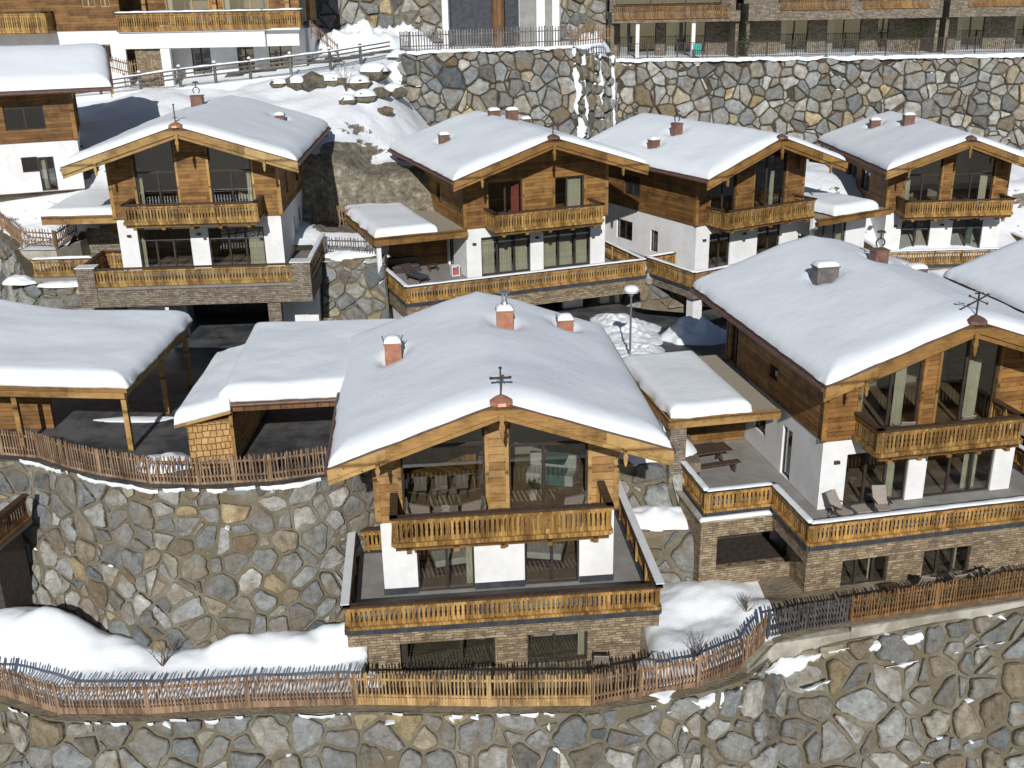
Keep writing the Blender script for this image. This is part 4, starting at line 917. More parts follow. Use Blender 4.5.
        base=len(V); n=len(pl); c=rnd.choices(TONES,TW)[0]
        k_=rnd.uniform(.62,1.38); hs=rnd.uniform(-.01,.014); c=(c[0]*k_+hs+warm,c[1]*k_+warm*.6,c[2]*k_-hs)
        for (sc_,hh) in ((1.0,-.15),(.975,.5),(.88,.86),(.5,1.05)):
            for (x,y) in pl:
                X=cx+(x-cx)*sc_; Y=cy+(y-cy)*sc_; p,nn=P(X,Y)
                o=h*hh if hh<0 else h*hh+(tx*(X-cx)+ty*(Y-cy))*(1 if hh>.5 else .6)+ (0 if hh<.5 else .07*nz(X*2.3,Y*2.3,seed))
                V.append(p+nn*max(o,-.05)); EV.append({1.0:.95,.975:.85,.88:.5,.5:.12}[sc_]+smear-.28)
        p,nn=P(cx,cy); EV.append(.0+smear-.28); V.append(p+nn*(h*1.02+.05*nz(cx*3,cy*3,seed)))
        for r_ in range(3):
            for k in range(n): a=base+r_*n+k; b=base+r_*n+(k+1)%n; F.append((a,b,b+n,a+n)); Cc.append(c)
        for k in range(n): F.append((base+3*n+k,base+3*n+(k+1)%n,base+4*n)); Cc.append(c)
        if snowbits and rnd.random()<snowbits*(1.6-1.2*min(1,cy/Hm)):
            yy=min(p_[1] for p_ in pl); xx=cx+rnd.uniform(-.3,.3)*size; q,nn=P(xx,yy+.05); q2,_=P(xx+size*rnd.uniform(.2,.5),yy+.05+rnd.uniform(-.05,.1))
            w=rnd.uniform(.1,.3); a_=q+nn*.1; b_=q2+nn*.1+Vector((0,0,rnd.uniform(-.12,.12)))
            if (b_-a_).length>.12: snow_strip(sn,a_,b_,w,rnd.uniform(.03,.08),lump=.9)
    me=bpy.data.meshes.new('stones'); me.from_pydata([tuple(v) for v in V],[],F); me.update()
    at=me.color_attributes.new('tone','FLOAT_COLOR','CORNER'); buf=[]
    for poly,c in zip(me.polygons,Cc): buf+= [*c,1.0]*poly.loop_total
    at.data.foreach_set('color',buf)
    ee=me.attributes.new('edge','FLOAT','POINT'); ee.data.foreach_set('value',EV)
    import bmesh
    bm=bmesh.new(); bm.from_mesh(me); bmesh.ops.recalc_face_normals(bm,faces=bm.faces); bm.to_mesh(me); bm.free()
    me.materials.append(M['stone']); so=bpy.data.objects.new('stones',me); col.objects.link(so); so.parent=body
    if sn.v: sn.build('snow_on_ledges',M['snow'],body,smooth=True)
    return body
# lowest wall under the bottom fence
f1=[(-30,31.9),(-18.53,31.2),(-15.9,30.05),(-12.76,29.95),(-9.4,30.2),(-5.64,30.25),(-1,30.0),(2.49,29.95),(4.3,30.4),(6.4,30.9)]
boulder_wall('retaining_wall','lowest boulder wall under the bottom fence, left and centre',[(x,y,-23.5) for x,y in f1],[(x,y-2.6,-31) for x,y in f1],cell=1.02,bump=.12,gap=.04,seed=3,snowbits=.05)
f2=[(6.4,30.9,-23.5),(8.5,32.0,-23.5),(9.6,33.2,-23.6),(12.6,33.8,-23.4),(19.9,35.3,-23.08),(30,37.4,-22.8),(44,40,-22.8)]
boulder_wall('retaining_wall','rough boulder bank at the bottom right with snow caught on its ledges',f2,[(x,y-(2.6 if x<7 else 4.6),-31) for x,y,z in f2],cell=1.08,bump=.17,seed=5,snowbits=.12,gap=.06,rel=2.6)
def ragged(name,path,wdir,nrm,w,thr=.0,step=.09,th=.07,seed=0,parent=None):
    """broken line of snow caught along an edge: width comes and goes"""
    path=[Vector(p) for p in path]; wd=Vector(wdir).normalized(); nn=Vector(nrm).normalized(); vs=[];fs=[]; cur=0; prev=None
    for a,b in zip(path,path[1:]):
        n=max(2,int((b-a).length/step))
        for i in range(n):
            p=a.lerp(b,i/n); s=cur+(b-a).length*i/n
            q=w*(.45+.9*nz(s*.55+seed*7,seed,1)+.5*nz(s*1.9,seed,4)+.3*nz(s*5,seed,8))-thr*w
            if q<.03: prev=None; continue
            off=wd*(.35*w*nz(s*.8,seed,6)); row=[]; k=len(vs); m=6
            for j in range(m+1):
                t=j/m; e=1-abs(2*t-1)**2.2; jag=.14*q*nz(s*4,t*3,seed)
                vs.append(p+off+wd*(q*(t-.15)+jag)+nn*(th*e*(1+.6*nz(s*3,t*2,seed))-.09*(1-e)))
            if prev is not None:
                for j in range(m): fs.append((prev+j,prev+j+1,k+j+1,k+j))
            prev=k
        cur+=(b-a).length
    o=MB().add(vs,fs).build(name,M['snow'],parent,smooth=True,fix=False)
    if not parent: o['kind']='structure'
    return o
dn=(.25,-.55,-.75); nm=(.15,-.8,.6)
ragged('snow_line',[(4.6,30.3,-23.5),(6.4,30.75,-23.55),(8.5,31.8,-23.6),(9.6,32.95,-23.75),(12.6,33.5,-23.5),(15.5,34.1,-23.35)],dn,nm,.62,.0,seed=2)
ragged('snow_line',[(5.0,30.2,-23.7),(8.5,31.3,-24.3),(12.6,32.9,-24.3),(19.9,34.6,-23.9)],dn,nm,.3,.45,seed=5,th=.04)
ragged('snow_line',[(-18.5,31.0,-23.45),(-15.9,29.9,-23.45),(-12.8,29.8,-23.45),(-9.4,30.05,-23.45),(-5.6,30.1,-23.45),(2.5,29.8,-23.45)],(.0,-.8,-.5),(0,-.5,.8),.34,.4,seed=9)
ragged('snow_line',[(-19.5,38.05,-17.2),(-18.7,37.7,-17.2),(-15.8,36.05,-17.2),(-13.6,35.25,-17.2),(-11.7,35.05,-17.2),(-9.1,35.2,-17.2),(-6.7,35.95,-17.2)],(0,-.9,-.4),(0,-.4,.9),.24,.1,seed=12)
ragged('snow_line',[(9.0,90.2,-5.85),(25,90.1,-5.95),(52,90.0,-6.1),(60,89.9,-6.15)],(0,-.9,-.5),(0,-.5,.9),.5,-.2,step=.2,th=.12,seed=14)
ragged('snow_line',[(-7.6,84.9,-4.65),(5.3,84.4,-4.45)],(0,-.9,-.5),(0,-.5,.9),.4,-.1,step=.2,th=.12,seed=15)
for k,(x0,x1,w_) in enumerate(((5.15,5.7,.9),(5.9,6.3,.55),(7.4,7.6,.6),(8.6,8.7,.7))):
    ya=84.5+(x0-5.3)*1.55 if x0>5.3 else 84.5; ragged('snow_streak',[(x0,ya-.25,-4.6-.3*k),(x1,ya-2.2,-13)],(1,.6 if k else .0,0),(.6,-1,.3),w_,.05,step=.12,th=.14,seed=20+k)
# middle left wall under the carports
w2t=[(-34,41.4),(-20.5,38.25),(-18.76,37.85),(-15.8,36.2),(-13.6,35.4),(-11.7,35.2),(-9.1,35.35),(-6.5,36.2),(-4.6,38.4)]
w2b=[(-33,39.3),(-20.0,36.1),(-18.3,35.6),(-15.5,34.2),(-13.5,33.6),(-11.7,33.45),(-9.1,33.55),(-6.7,34.4),(-4.6,37.6)]
boulder_wall('retaining_wall','middle boulder wall below the two snowy carports, left of the centre chalet',[(x,y,-17.25) for x,y in w2t],[(x,y,-23.9) for x,y in w2b],cell=.86,bump=.085,gap=.042,seed=8,snowbits=.015)
# great upper wall
t4=[(-8.6,86.2,-4.9),(-7.6,85.1,-4.75),(5.3,84.6,-4.55)]
boulder_wall('retaining_wall','upper boulder wall under the grey picket fence, left of the snowy notch',t4,[(-7.9,84.8,-12.5),(-6.6,83.2,-12.5),(5.8,82.7,-12.5)],cell=1.12,bump=.15,gap=.028,mort='mortarD',seed=11,snowbits=.04)
t4=[(5.3,84.6,-4.55),(9.0,90.4,-5.9)]
boulder_wall('retaining_wall','steep return of the upper boulder wall streaked with snow',t4,[(5.8,82.7,-12.5),(9.2,88.2,-14)],cell=1.1,bump=.25,seed=12,snowbits=.7,gap=.08,rel=2)
t4=[(9.0,90.4,-5.95),(25,90.3,-6.05),(52,90.2,-6.2),(75,90,-6.3)]
boulder_wall('retaining_wall','long upper boulder wall under the dark metal fence on the right',t4,[(9.2,88.2,-18),(25,88.1,-18),(52,88,-18),(75,88,-18)],cell=1.05,bump=.17,gap=.03,mort='mortarD',warm=.012,seed=13,snowbits=.05)
# small walls of the middle row
boulder_wall('retaining_wall','small boulder wall at the left edge below the fenced planter',[(-38,64.5,-13.1),(-30.4,61.8,-13.0),(-28.4,59.3,-13.6),(-27.0,57.4,-14.9),(-23.0,56.8,-15.2)],[(-38,62.5,-19),(-30.4,59.8,-19),(-28.4,57.4,-19),(-27.0,56.3,-19),(-23,55.8,-19)],cell=1.0,bump=.14,seed=14,snowbits=.05)
boulder_wall('retaining_wall','narrow boulder wall between the back left chalet and the middle chalet',[(-11.0,60.4,-14.8),(-7.2,59.6,-14.6)],[(-11.0,59.2,-19),(-7.0,58.4,-19)],cell=1.0,bump=.14,seed=15,snowbits=.1)
boulder_wall('retaining_wall','short boulder wall behind the street lamp at the middle chalet corner',[(7.6,65.2,-16.0),(9.4,64.4,-16.6),(10.8,63.6,-17.3)],[(7.2,64.2,-19.2),(9.3,63.2,-19.2),(11.0,62.6,-19.2)],cell=1.4,bump=.2,seed=16)
# rock steps between centre chalet and the large right one
boulder_wall('retaining_wall','upper rock step between the centre chalet and the right chalet',[(4.3,40.4,-18.9),(7.6,40.2,-18.9)],[(4.3,39.9,-21.2),(7.6,39.6,-21.2)],cell=1.25,bump=.28,seed=17,gap=.08,grp='rock steps between the chalets')
boulder_wall('retaining_wall','lower rock step between the centre chalet and the right chalet',[(4.2,38.4,-21.0),(7.9,38.1,-21.0)],[(4.2,37.8,-23.6),(8,37.4,-23.6)],cell=1.35,bump=.25,seed=18,gap=.08,grp='rock steps between the chalets')

# ------------------------------------------------------------------ the ground
def sheet(name,x0,x1,y0,y1,zf,step,mat,kind='structure',smooth=True,lim=None):
    mb=MB(); nx=max(1,int((x1-x0)/step)); ny=max(1,int((y1-y0)/step)); vs=[];fs=[]
    for j in range(ny+1):
        for i in range(nx+1):
            x=x0+(x1-x0)*i/nx; y=y0+(y1-y0)*j/ny; vs.append((x,y,zf(x,y)))
    for j in range(ny):
        for i in range(nx):
            a=j*(nx+1)+i
            if lim and not lim((x0+(x1-x0)*(i+.5)/nx),(y0+(y1-y0)*(j+.5)/ny)): continue
            fs.append((a,a+1,a+nx+2,a+nx+1))
    mb.add(vs,fs); o=mb.build(name,mat,smooth=smooth,fix=False); o['kind']=kind; return o
def edged(name,x0,x1,edge,y1,zf,step,mat,kind='structure',lim=None,skirt=0):
    """sheet whose near side follows the wall line instead of stepping along it"""
    mb=MB(); nx=max(2,int((x1-x0)/step)); vs=[];fs=[]; ny=max(2,int((y1-min(edge(x0),edge(x1)))/step))
    for j in range(ny+1):
        for i in range(nx+1):
            x=x0+(x1-x0)*i/nx; e=edge(x); y=e+(y1-e)*(j/ny)**1.15; vs.append((x,y,zf(x,y)))
    for j in range(ny):
        for i in range(nx):
            a=j*(nx+1)+i
            if lim and not lim(vs[a][0],vs[a][1]): continue
            fs.append((a,a+1,a+nx+2,a+nx+1))
    if skirt:
        k=len(vs); vs+= [(vs[i][0],vs[i][1]+.02,vs[i][2]-skirt) for i in range(nx+1)]
        fs+= [(k+i,k+i+1,i+1,i) for i in range(nx)]
    o=mb.add(vs,fs).build(name,mat,smooth=True,fix=False); o['kind']=kind; return o
def poly_y(pl,x):
    for (a,b) in zip(pl,pl[1:]):
        if a[0]<=x<=b[0]: return a[1]+(b[1]-a[1])*(x-a[0])/(b[0]-a[0])
    return pl[0][1] if x<pl[0][0] else pl[-1][1]
sheet('ground',-500,500,-200,40,lambda x,y:-30.9,60,M['earth'],smooth=False)
f1y=f1+[(8.5,32.0),(9.6,33.2),(12.6,33.9),(19.9,35.5),(30,37.4),(44,40)]
def low_z(x,y):
    z=-23.42+.0*x
    if x>6: z+=.6*sstep(6,12,x)
    b=0
    for mx,my,rx,ry,h in ((-19.2,34.4,3.8,1.9,1.5),(-17.2,33.9,1.5,1.0,.3),(-10.6,33.5,1.1,.8,.3),(-5.9,33.9,.8,.8,.35),(-8,33.0,1.2,.6,.2),(-16.2,33.6,2.8,1.2,.75),(-8.6,33.6,3.2,1.1,.75),(-6.4,34.0,1.5,1.0,.6),(-12.2,33.2,3,.8,.3),(7.4,36.6,2.2,1.5,.55),(6.2,33.6,1.4,1.2,.2),(9.6,35.3,1.4,.9,.3),(5.6,35.5,1.2,1.2,.25)):
        d=((x-mx)/rx)**2+((y-my)/ry)**2
        if d<1: b+=h*(1-d)**1.3
    pave=1-sstep(-6.1,-5.65,x)*(1-sstep(5.05,5.5,x)); pr=1-sstep(9.2,9.85,x)*1
    snow=min(pave,1)*(pr)
    yy=y-poly_y(f1y,x)
    if -5.6<x<5.05: z-=.38*sstep(.5,1.3,yy)
    return z+b+snow*(.16+.12*nz(x*.7,y*.7,4)+.06*nz(x*2.5,y*2.5,9)+.035*nz(x*6,y*6,9))*sstep(.3,.8,yy)+.03*nz(x*1.5,y*1.5)*(1-snow)
fe=lambda x: poly_y(f1y,x)-.05
fe2=lambda x: fe(x)+.34
edged('garden_edge',-33,-5.6,fe,fe2(-18)+3,lambda x,y:-23.43,.2,M['earth'],lim=lambda x,y:y<fe2(x)+.15); edged('garden_edge',5.0,9.9,fe,36,lambda x,y:-23.43+.6*sstep(6,12,x),.12,M['earth'],lim=lambda x,y:y<fe2(x)+.15)
edged('garden_snow',-33,-5.6,fe2,41,low_z,.15,M['snow']); edged('garden_path',-5.6,5.0,fe,44,low_z,.15,M['earth'])
edged('garden_snow',5.0,9.9,fe2,41,low_z,.15,M['snow']); edged('garden_path',9.9,44,fe,44,low_z,.2,M['earth'])
def street_z(x,y): return -17.2-1.4*sstep(45,58,y)-1.3*sstep(57.5,62,y)*sstep(6.5,8.5,x)+.03*nz(x*.4,y*.4)
we=[(a,b) for a,b in w2t]
edged('street',-48,-4.9,lambda x:poly_y(we,x)-.05,68,street_z,.4,M['asphalt'])
edged('street',-4.9,4.1,lambda x:46,68,street_z,.5,M['asphalt']); edged('street',4.1,8,lambda x:46.5,68,street_z,.4,M['asphalt']); edged('street',8,70,lambda x:49.5,68,street_z,.5,M['asphalt'])
def up_z(x,y):
    # bank climbing from the street to the upper road
    n=.5*nz(x*.22,y*.22,3)+.22*nz(x*.7,y*.7,5)+.08*nz(x*2,y*2,1)
    if x<-22: a=-13.7+.7*sstep(60,62.5,y)+1.5*sstep(62.5,65.5,y)
    elif x<-11.5: a=-14.6+.8*sstep(60,64,y)
    elif x<-4: a=-14.9+.9*sstep(60,64,y)
    else: a=-18.7+4*sstep(69,80,y)
    top=-5.7+.065*(max(-45,x)+8) if x<-9.5 else -5.8-1.15*(min(x,-4.2)+9.5)
    if x<-4:
        s0=66+1.2*nz(x*.3,2); lv=-9.7-1.7*sstep(-11.5,-8.5,x); z=a+(lv-a)*sstep(s0,s0+2.6,y)+(top-lv)*sstep(s0+3.5,81.5,y)
    else:
        t=sstep(-4,3,x); s0=66+1.2*nz(-4*.3,2); a0=-14; z1=a0+(-12.2-a0)*sstep(s0,s0+2.6,y)+(max(top,-12)+12.2)*sstep(s0+3.5,81.5,y); z2=a+(-10.5-a)*sstep(74,84,y)*(1-.7*sstep(2,10,x)); z=z1*(1-t)+z2*t
    return z+n*sstep(60,63,y)*(.6 if y<66 else 1)
def up_lim(x,y):
    if y>poly_y([(-60,84),(-8.6,84.6),(-7,83.6),(5.6,83),(9,88.6),(75,88.4)],x): return False
    if x<-22: return y>poly_y([(-60,64),(-30.1,62),(-28,59.5),(-26.05,59.5),(-25.6,61.5),(-22,63.5)],x)-.1
    if -22<x<-11.2: return y>62
    if -11.2<x<-7.2: return y>59.9
    return y>66
bank=sheet('snow_bank',-60,75,57,90,up_z,.33,M['terr'],lim=up_lim)
ba=bank.data.attributes.new('bare','FLOAT','POINT'); ba.data.foreach_set('value',[ (-.5*sstep(73.5,75.5,v.co.y)*sstep(3,0,v.co.x)+.9*sstep(-12.5,-11.5,v.co.x)*sstep(-2,-4,v.co.x)*sstep(63.5,64.5,v.co.y)*(1-sstep(-.8,.8,v.co.y-(71.2+2.2*nz(v.co.x*.5,1))))) for v in bank.data.vertices])
def top_z(x,y):
    e=-5.55+.065*(max(-45,min(x,-8))+8) if x<-8 else (-4.85 if x<5 else -4.85-1.15*sstep(5,9,x))
    base=e+.0*y
    h=sstep(96,150,y)*16+max(0,y-150)*.32
    if x<-8: base+= .9*sstep(84,90,y)
    return base+h+.12*nz(x*.3,y*.3,8)+ (3*nz(x*.02,y*.02,4) if y>150 else 0)
te_=[(-120,77),(-30,79.5),(-22,80.8),(-13,83),(-9.2,84.6),(-8.6,86.0),(-7.6,85.2),(5.3,84.7),(9,90.4),(75,90.2)]
edged('hill',-60,75,lambda x:poly_y(te_,x)-.03,101,top_z,.45,M['snow'],skirt=2.5)
sheet('hill',-900,900,100,900,lambda x,y:top_z(x,y)-.3*(y>101),12,M['terr'])
sheet('road',-60,-9,80,90,lambda x,y:top_z(x,y)+.02,.5,M['asphalt'],lim=lambda x,y: poly_y([(-60,83),(-30,84),(-13,87.2),(-9,88.8)],x)<y<poly_y([(-60,83),(-30,84),(-13,87.2),(-9,88.8)],x)+1.3 and x>-22)

def mound(name,label,cx,cy,rx,ry,h,zf,lump=.5,seed=0,cat='snow heap',grp='heaps of snow',n=34,rs=14,pw=.8):
    vs=[];fs=[]
    for j in range(rs+1):
        for i in range(n):
            a=2*math.pi*i/n; q=j/rs; rr=q*(1+.28*nz(math.cos(a)*1.4+seed,math.sin(a)*1.4,2)+.08*nz(math.cos(a)*5+seed,math.sin(a)*5,6))
            x=cx+rx*rr*math.cos(a); y=cy+ry*rr*math.sin(a)
            z=zf(x,y)+h*(1-q**2)**pw*(1+lump*nz(x*1.1+seed,y*1.1,1)+lump*.6*nz(x*2.9,y*2.9,seed)+(.16*nz(x*6,y*6,seed)+.10*nz(x*13,y*13,seed) if n>80 else 0)) + (0.0 if j<rs else -.08)
            vs.append((x,y,z))
    for j in range(rs):
        for i in range(n): a=j*n+i; b=j*n+(i+1)%n; fs.append((a,b,b+n,a+n))
    o=MB().add(vs,fs).build(name,M['snow'],smooth=True); return tag(o,label,cat,grp)
S_=street_z
mound('snow_heap','lumpy ploughed snow heap around the foot of the street lamp',6.4,57.0,2.3,4.4,.42,S_,.75,1,n=90,rs=40)
mound('snow_heap','shaded snow heap against the white garage pillar behind the right chalet',10.2,55.0,2.0,1.6,1.1,S_,.6,2)
mound('snow_heap','bright rubble of snow on the street left of the right flat roof',6.2,51.5,1.8,2.6,.36,S_,.75,3,n=90,rs=40)
mound('snow_heap','small snow heap beside the shingled shed behind the picket fence',-13.6,37.4,1.2,.9,.45,S_,.5,4)
mound('snow_heap','thin strip of snow in the left carport yard',-16.2,42.0,1.8,.35,.1,S_,.3,5)
mound('snow_heap','snow cushion on top of the upper rock step',5.9,41.9,2.1,1.6,.75,lambda x,y:-18.95+.3*sstep(41,44,y),.3,6)
mound('snow_heap','snow cushion on top of the lower rock step',6.0,39.2,2.2,1.0,.6,lambda x,y:-21.05,.3,7)
MB().box(4.1,7.9,40.3,47,-19.4,-18.95).build('rock_step_fill',M['earth'])['kind']='structure'
MB().box(4.1,7.9,38.2,40.9,-21.6,-21.05).build('rock_step_fill',M['earth'])['kind']='structure'
MB().box(4.1,7.5,45.6,47,-23,-17.25).build('street_edge',M['concrete'])['kind']='structure'
mound('snow_heap','snow on the planter behind the curved fence at the left edge',-27.6,61.6,1.5,1.2,.4,lambda x,y:-13.5+.2*(y-60),.3,8)
mound('snow_heap','tongue of snow spilling over the boulder wall left of the back left chalet',-27.4,57.3,1.0,.55,.3,lambda x,y:-15.0,.6,9)
mound('snow_heap','thin snow ledge under the snowy side railing of the back left chalet',-24.8,57.1,1.7,.45,.2,lambda x,y:-15.15,.3,19)
mound('snow_heap','snow ledge on the narrow wall between the middle row chalets',-9.1,60.8,1.8,.9,.4,lambda x,y:-14.75,.3,10)
mound('snow_heap','snow cap on the boulders where the upper wall begins',-8.0,86.8,1.4,1.4,.5,lambda x,y:-5.0,.5,11)
mound('snow_heap','big snow pile beside the upper road at the top',-12.2,92.5,4.5,2.4,1.9,top_z,.5,12)
mound('snow_heap','snow pile in front of the dark boulders at the top left centre',-8.4,94.5,2.6,1.5,1.5,top_z,.5,13)
mound('snow_heap','snow pile between the upper building and the right terrace block',6.9,90.6,1.7,2.6,1.2,lambda x,y:-5.2,.7,14)
boulder_wall('retaining_wall','dark boulder wall behind the snow piles at the top centre',[(-30,101,3),(-12,99.5,2.6),(9,99.5,2.6)],[(-30,100,-4.6),(-12,98.6,-4.6),(9,98.6,-4.6)],cell=1.3,bump=.2,seed=23,snowbits=.12)
mound('snow_heap','thin snow tongue at the right foot of the centre chalet stone base',5.0,31.9,.8,1.4,.22,low_z,.8,21)
mound('snow_heap','thin snow tongue at the left foot of the centre chalet stone base',-5.5,32.3,.6,1.1,.2,low_z,.8,22)
# rock outcrop on the bank
def rock(label,cx,cy,cz,r,seed):
    import bmesh
    bm=bmesh.new(); bmesh.ops.create_icosphere(bm,subdivisions=2,radius=1)
    for v in bm.verts:
        d=v.co.normalized(); f=1+.45*noise.noise(d*1.3+Vector((seed,0,0)))+.2*noise.noise(d*3.1+Vector((0,seed,0))); v.co=Vector((d.x*r*1.25*f,d.y*r*f,d.z*r*.75*f))
    me=bpy.data.meshes.new('boulder'); bm.to_mesh(me); bm.free()
    at=me.color_attributes.new('tone','FLOAT_COLOR','CORNER'); c=random.choice([(.17,.145,.10),(.20,.18,.13),(.14,.13,.10)])
    at.data.foreach_set('color',[*c,1.0]*len(me.loops)); me.materials.append(M['stone'])
    o=bpy.data.objects.new('boulder',me); col.objects.link(o); o.location=(cx,cy,cz); tag(o,label,'boulder','boulders showing through the snow bank')
    s=MB(); vs=[];fs=[]
    for j in range(6):
        for i in range(12):
            a=i/12*6.283; q=j/5*(1+.2*nz(math.cos(a)+seed,math.sin(a),3)); vs.append((r*1.3*q*math.cos(a),r*1.05*q*math.sin(a),r*.42+.45*r*(1-(j/5)**2)-(0.3*r if j==5 else 0)))
    for j in range(5):
        for i in range(12): a=j*12+i; b=j*12+(i+1)%12; fs.append((a,b,b+12,a+12))
    if seed%5!=1: s.add(vs,fs).build('snow_cap',M['snow'],o,smooth=True)
rk=[(-15.0,79,.9),(-13.9,78.6,1.1),(-12.6,78.9,.85),(-11.4,79,1.0),(-10.6,78.2,.9),(-9.6,79.4,1.1),(-9.0,78,.7),(-10.0,77,.8),(-8.3,80.2,.9),(-11.2,76.2,.6),(-16.4,79.2,.6),(-8.6,76.6,.6)]
for k,(x,y,r_) in enumerate(rk):
    wds=['leftmost','second from left','third from left','fourth from left','fifth from left','sixth from left','seventh','eighth','ninth','tenth','eleventh','twelfth']
    n_=sorted(range(len(rk)),key=lambda q:rk[q][0]).index(k)
    rock('brown boulder in the snow bank below the upper road, '+wds[n_]+(' ' if n_<6 else ' from left ')+'of the row',x,y,up_z(x,y)+r_*.25,r_*.8,k)

MB().prism([(-30.1,61.95),(-28,59.45),(-26.0,59.45),(-25.4,61.5),(-25.4,63),(-30,63)],'z',-17,-13.75).build('planter_wall',M['concrete'])['kind']='structure'
# ------------------------------------------------------------------ fences
def fence(label,pts,h=1.0,mat='picket',step=.125,board=0,postn=2.2,cat='fence',z_is=True,lean=.03,grp='picket fences along the terraces',pw=.055,name='picket_fence',railh=(.28,.78),snow=0,shape='point'):
    root=empty(name,pts[0],0,label,cat,grp); o0=Vector(pts[0]); pk=MB(); rl=MB(); bd=MB(); sn=MB(); cyc=0
    for a,b in zip(pts,pts[1:]):
        a=Vector(a)-o0; b=Vector(b)-o0; L=(b-a).length; d=(b-a)/L; s=Vector((d.y,-d.x,0)).normalized()
        n=max(1,int(L/step)); st=L/n
        for zz in railh: rl.bar(a+Vector((0,0,zz*h))-s*.03,b+Vector((0,0,zz*h))-s*.03,.05,.08)
        if board: bd.bar(a+Vector((0,0,board/2+.03))+s*.035,b+Vector((0,0,board/2+.03))+s*.035,.03,board)
        for i in range(n):
            p=a+d*(st*(i+.5)); w=pw*random.uniform(.8,1.15); hh=h*random.uniform(.96,1.05); l=random.uniform(-lean,lean)
            z0=board*.75 if board else .06
            q=p+s*.02; c=[q-d*w/2,q+d*w/2,q+d*w/2+s*.028,q-d*w/2+s*.028]
            top=[v+Vector((0,0,hh-.05))+d*l*1.5 for v in c]; bot=[v+Vector((0,0,z0)) for v in c]
            tip=[(top[0]+top[1])/2+Vector((0,0,.07)),(top[2]+top[3])/2+Vector((0,0,.07))]
            pk.add(bot+top+tip,[(0,3,2,1),(0,1,5,4),(2,3,7,6),(1,2,6,5),(3,0,4,7),(4,5,8),(6,7,9),(5,6,9,8),(7,4,8,9)])
        m=max(1,round(L/postn))
        for i in range(m):
            p=a+d*(L*i/m)+s*.0; MB().box(p.x-.04,p.x+.04,p.y-.04,p.y+.04,p.z-.3,p.z+h*.97).build('post',M[mat],root)
        if snow: snow_strip(sn,a+o0*0+Vector((0,0,-.0))+s*.1,b+s*.1,.5,snow,lump=.6)
    p=pts[-1]; p=Vector(p)-o0; MB().box(p.x-.04,p.x+.04,p.y-.04,p.y+.04,p.z-.3,p.z+h*.97).build('post',M[mat],root)
    pk.build('pickets',M[mat],root); rl.build('rail',M[mat],root)
    if board: bd.build('kick_board',M[mat],root)
    if snow: sn.build('snow',M['snow'],root,smooth=True)
    return root
Z=-23.42
fence('weathered brown picket fence along the bottom wall, left of the garden chalet',[(-22,31.9,Z),(-18.5,31.5,Z),(-15.95,30.35,Z),(-12.8,30.25,Z),(-9.4,30.5,Z),(-5.7,30.55,Z)],1.33,'picket',board=.26,postn=3.0)
fence('fresh golden picket fence in front of the centre chalet ground floor',[(-5.62,30.55,Z),(-1,30.3,Z),(2.5,30.25,Z)],1.33,'picketO',board=.3,postn=3.0)
fence('brown picket fence climbing the snow right of the centre chalet',[(2.56,30.25,Z),(4.3,30.7,Z),(6.4,31.2,Z),(8.3,32.2,Z+.1),(9.2,33.3,Z+.3)],1.33,'picket',board=.2,postn=1.9)
MB().prism([(8.3,31.9),(9.35,33.1),(12.6,33.8),(12.6,34.4),(9.1,33.6),(8.1,32.4)],'z',-24.0,-23.05).prism([(12.61,33.8),(20.3,35.5),(20.2,36.0),(12.61,34.4)],'z',-23.9,-22.87).build('concrete_kerb',M['concrete'])['kind']='structure'
gt_=fence('grey weathered picket gate between the two bottom right fence runs',[(9.35,33.45,-23.0),(10.9,33.85,-22.95),(12.5,34.1,-22.9)],1.22,'picketK',step=.12,postn=1.6,name='picket_gate',cat='gate',grp=None)
fence('dark golden picket fence below the large right chalet',[(12.66,34.15,-22.84),(16.2,34.95,-22.84),(20.0,35.8,-22.84),(21.3,36.1,-22.84)],1.2,'picketB',board=.16,postn=2.6)
fence('weathered picket fence curving along the edge below the carports',[(-21.5,38.85,-17.22),(-20.4,38.6,-17.22),(-18.76,38.2,-17.22),(-17.2,37.2,-17.22),(-15.75,36.5,-17.22),(-13.6,35.7,-17.22),(-11.7,35.5,-17.22),(-9.1,35.7,-17.22),(-6.75,36.35,-17.22)],1.15,'picket',board=.1,postn=1.6)
fence('snowy dark picket fence round the planter at the left edge',[(-31.5,62.8,-12.8),(-30.1,62.0,-12.85),(-28.0,59.6,-13.5),(-26.05,59.6,-13.65)],1.05,'picket',step=.17,postn=1.6)
fence('short brown picket fence on the little side wall by the back left chalet',[(-26.0,59.65,-13.65),(-25.5,61.5,-13.3)],1.0,'picket',step=.15)
fence('dark picket fence on the slope between the back left and middle chalets',[(-12.3,66.2,-13.7),(-9.0,65.2,-13.9)],1.1,'picket',step=.17)
fence('small grey picket fence standing on the snowy wall ledge in the middle gap',[(-10.9,60.9,-14.55),(-7.6,60.2,-14.55)],.95,'picketG',step=.16)
fence('grey picket fence along the top of the left upper wall',[(-8.2,86.3,-4.75),(-7.4,85.3,-4.72),(5.0,84.9,-4.5)],1.55,'picketG',step=.21,pw=.1,postn=4,lean=.01)
fence('dark picket fence on the snowy notch beside the grey fence',[(5.1,85.0,-4.5),(8.2,85.8,-4.3)],1.3,'picket',step=.2,pw=.1)
fence('picket stair fence beside the top left chalet terrace',[(-14.9,85.2,-3.3),(-13.6,84.6,-4.3),(-12.8,84.4,-5.0)],1.1,'picket',step=.2)
fence('dark picket fence between the top left chalets',[(-29.7,82.2,-5.5),(-27.6,80.9,-5.9),(-26.2,81.6,-5.7)],1.2,'picket',step=.2)
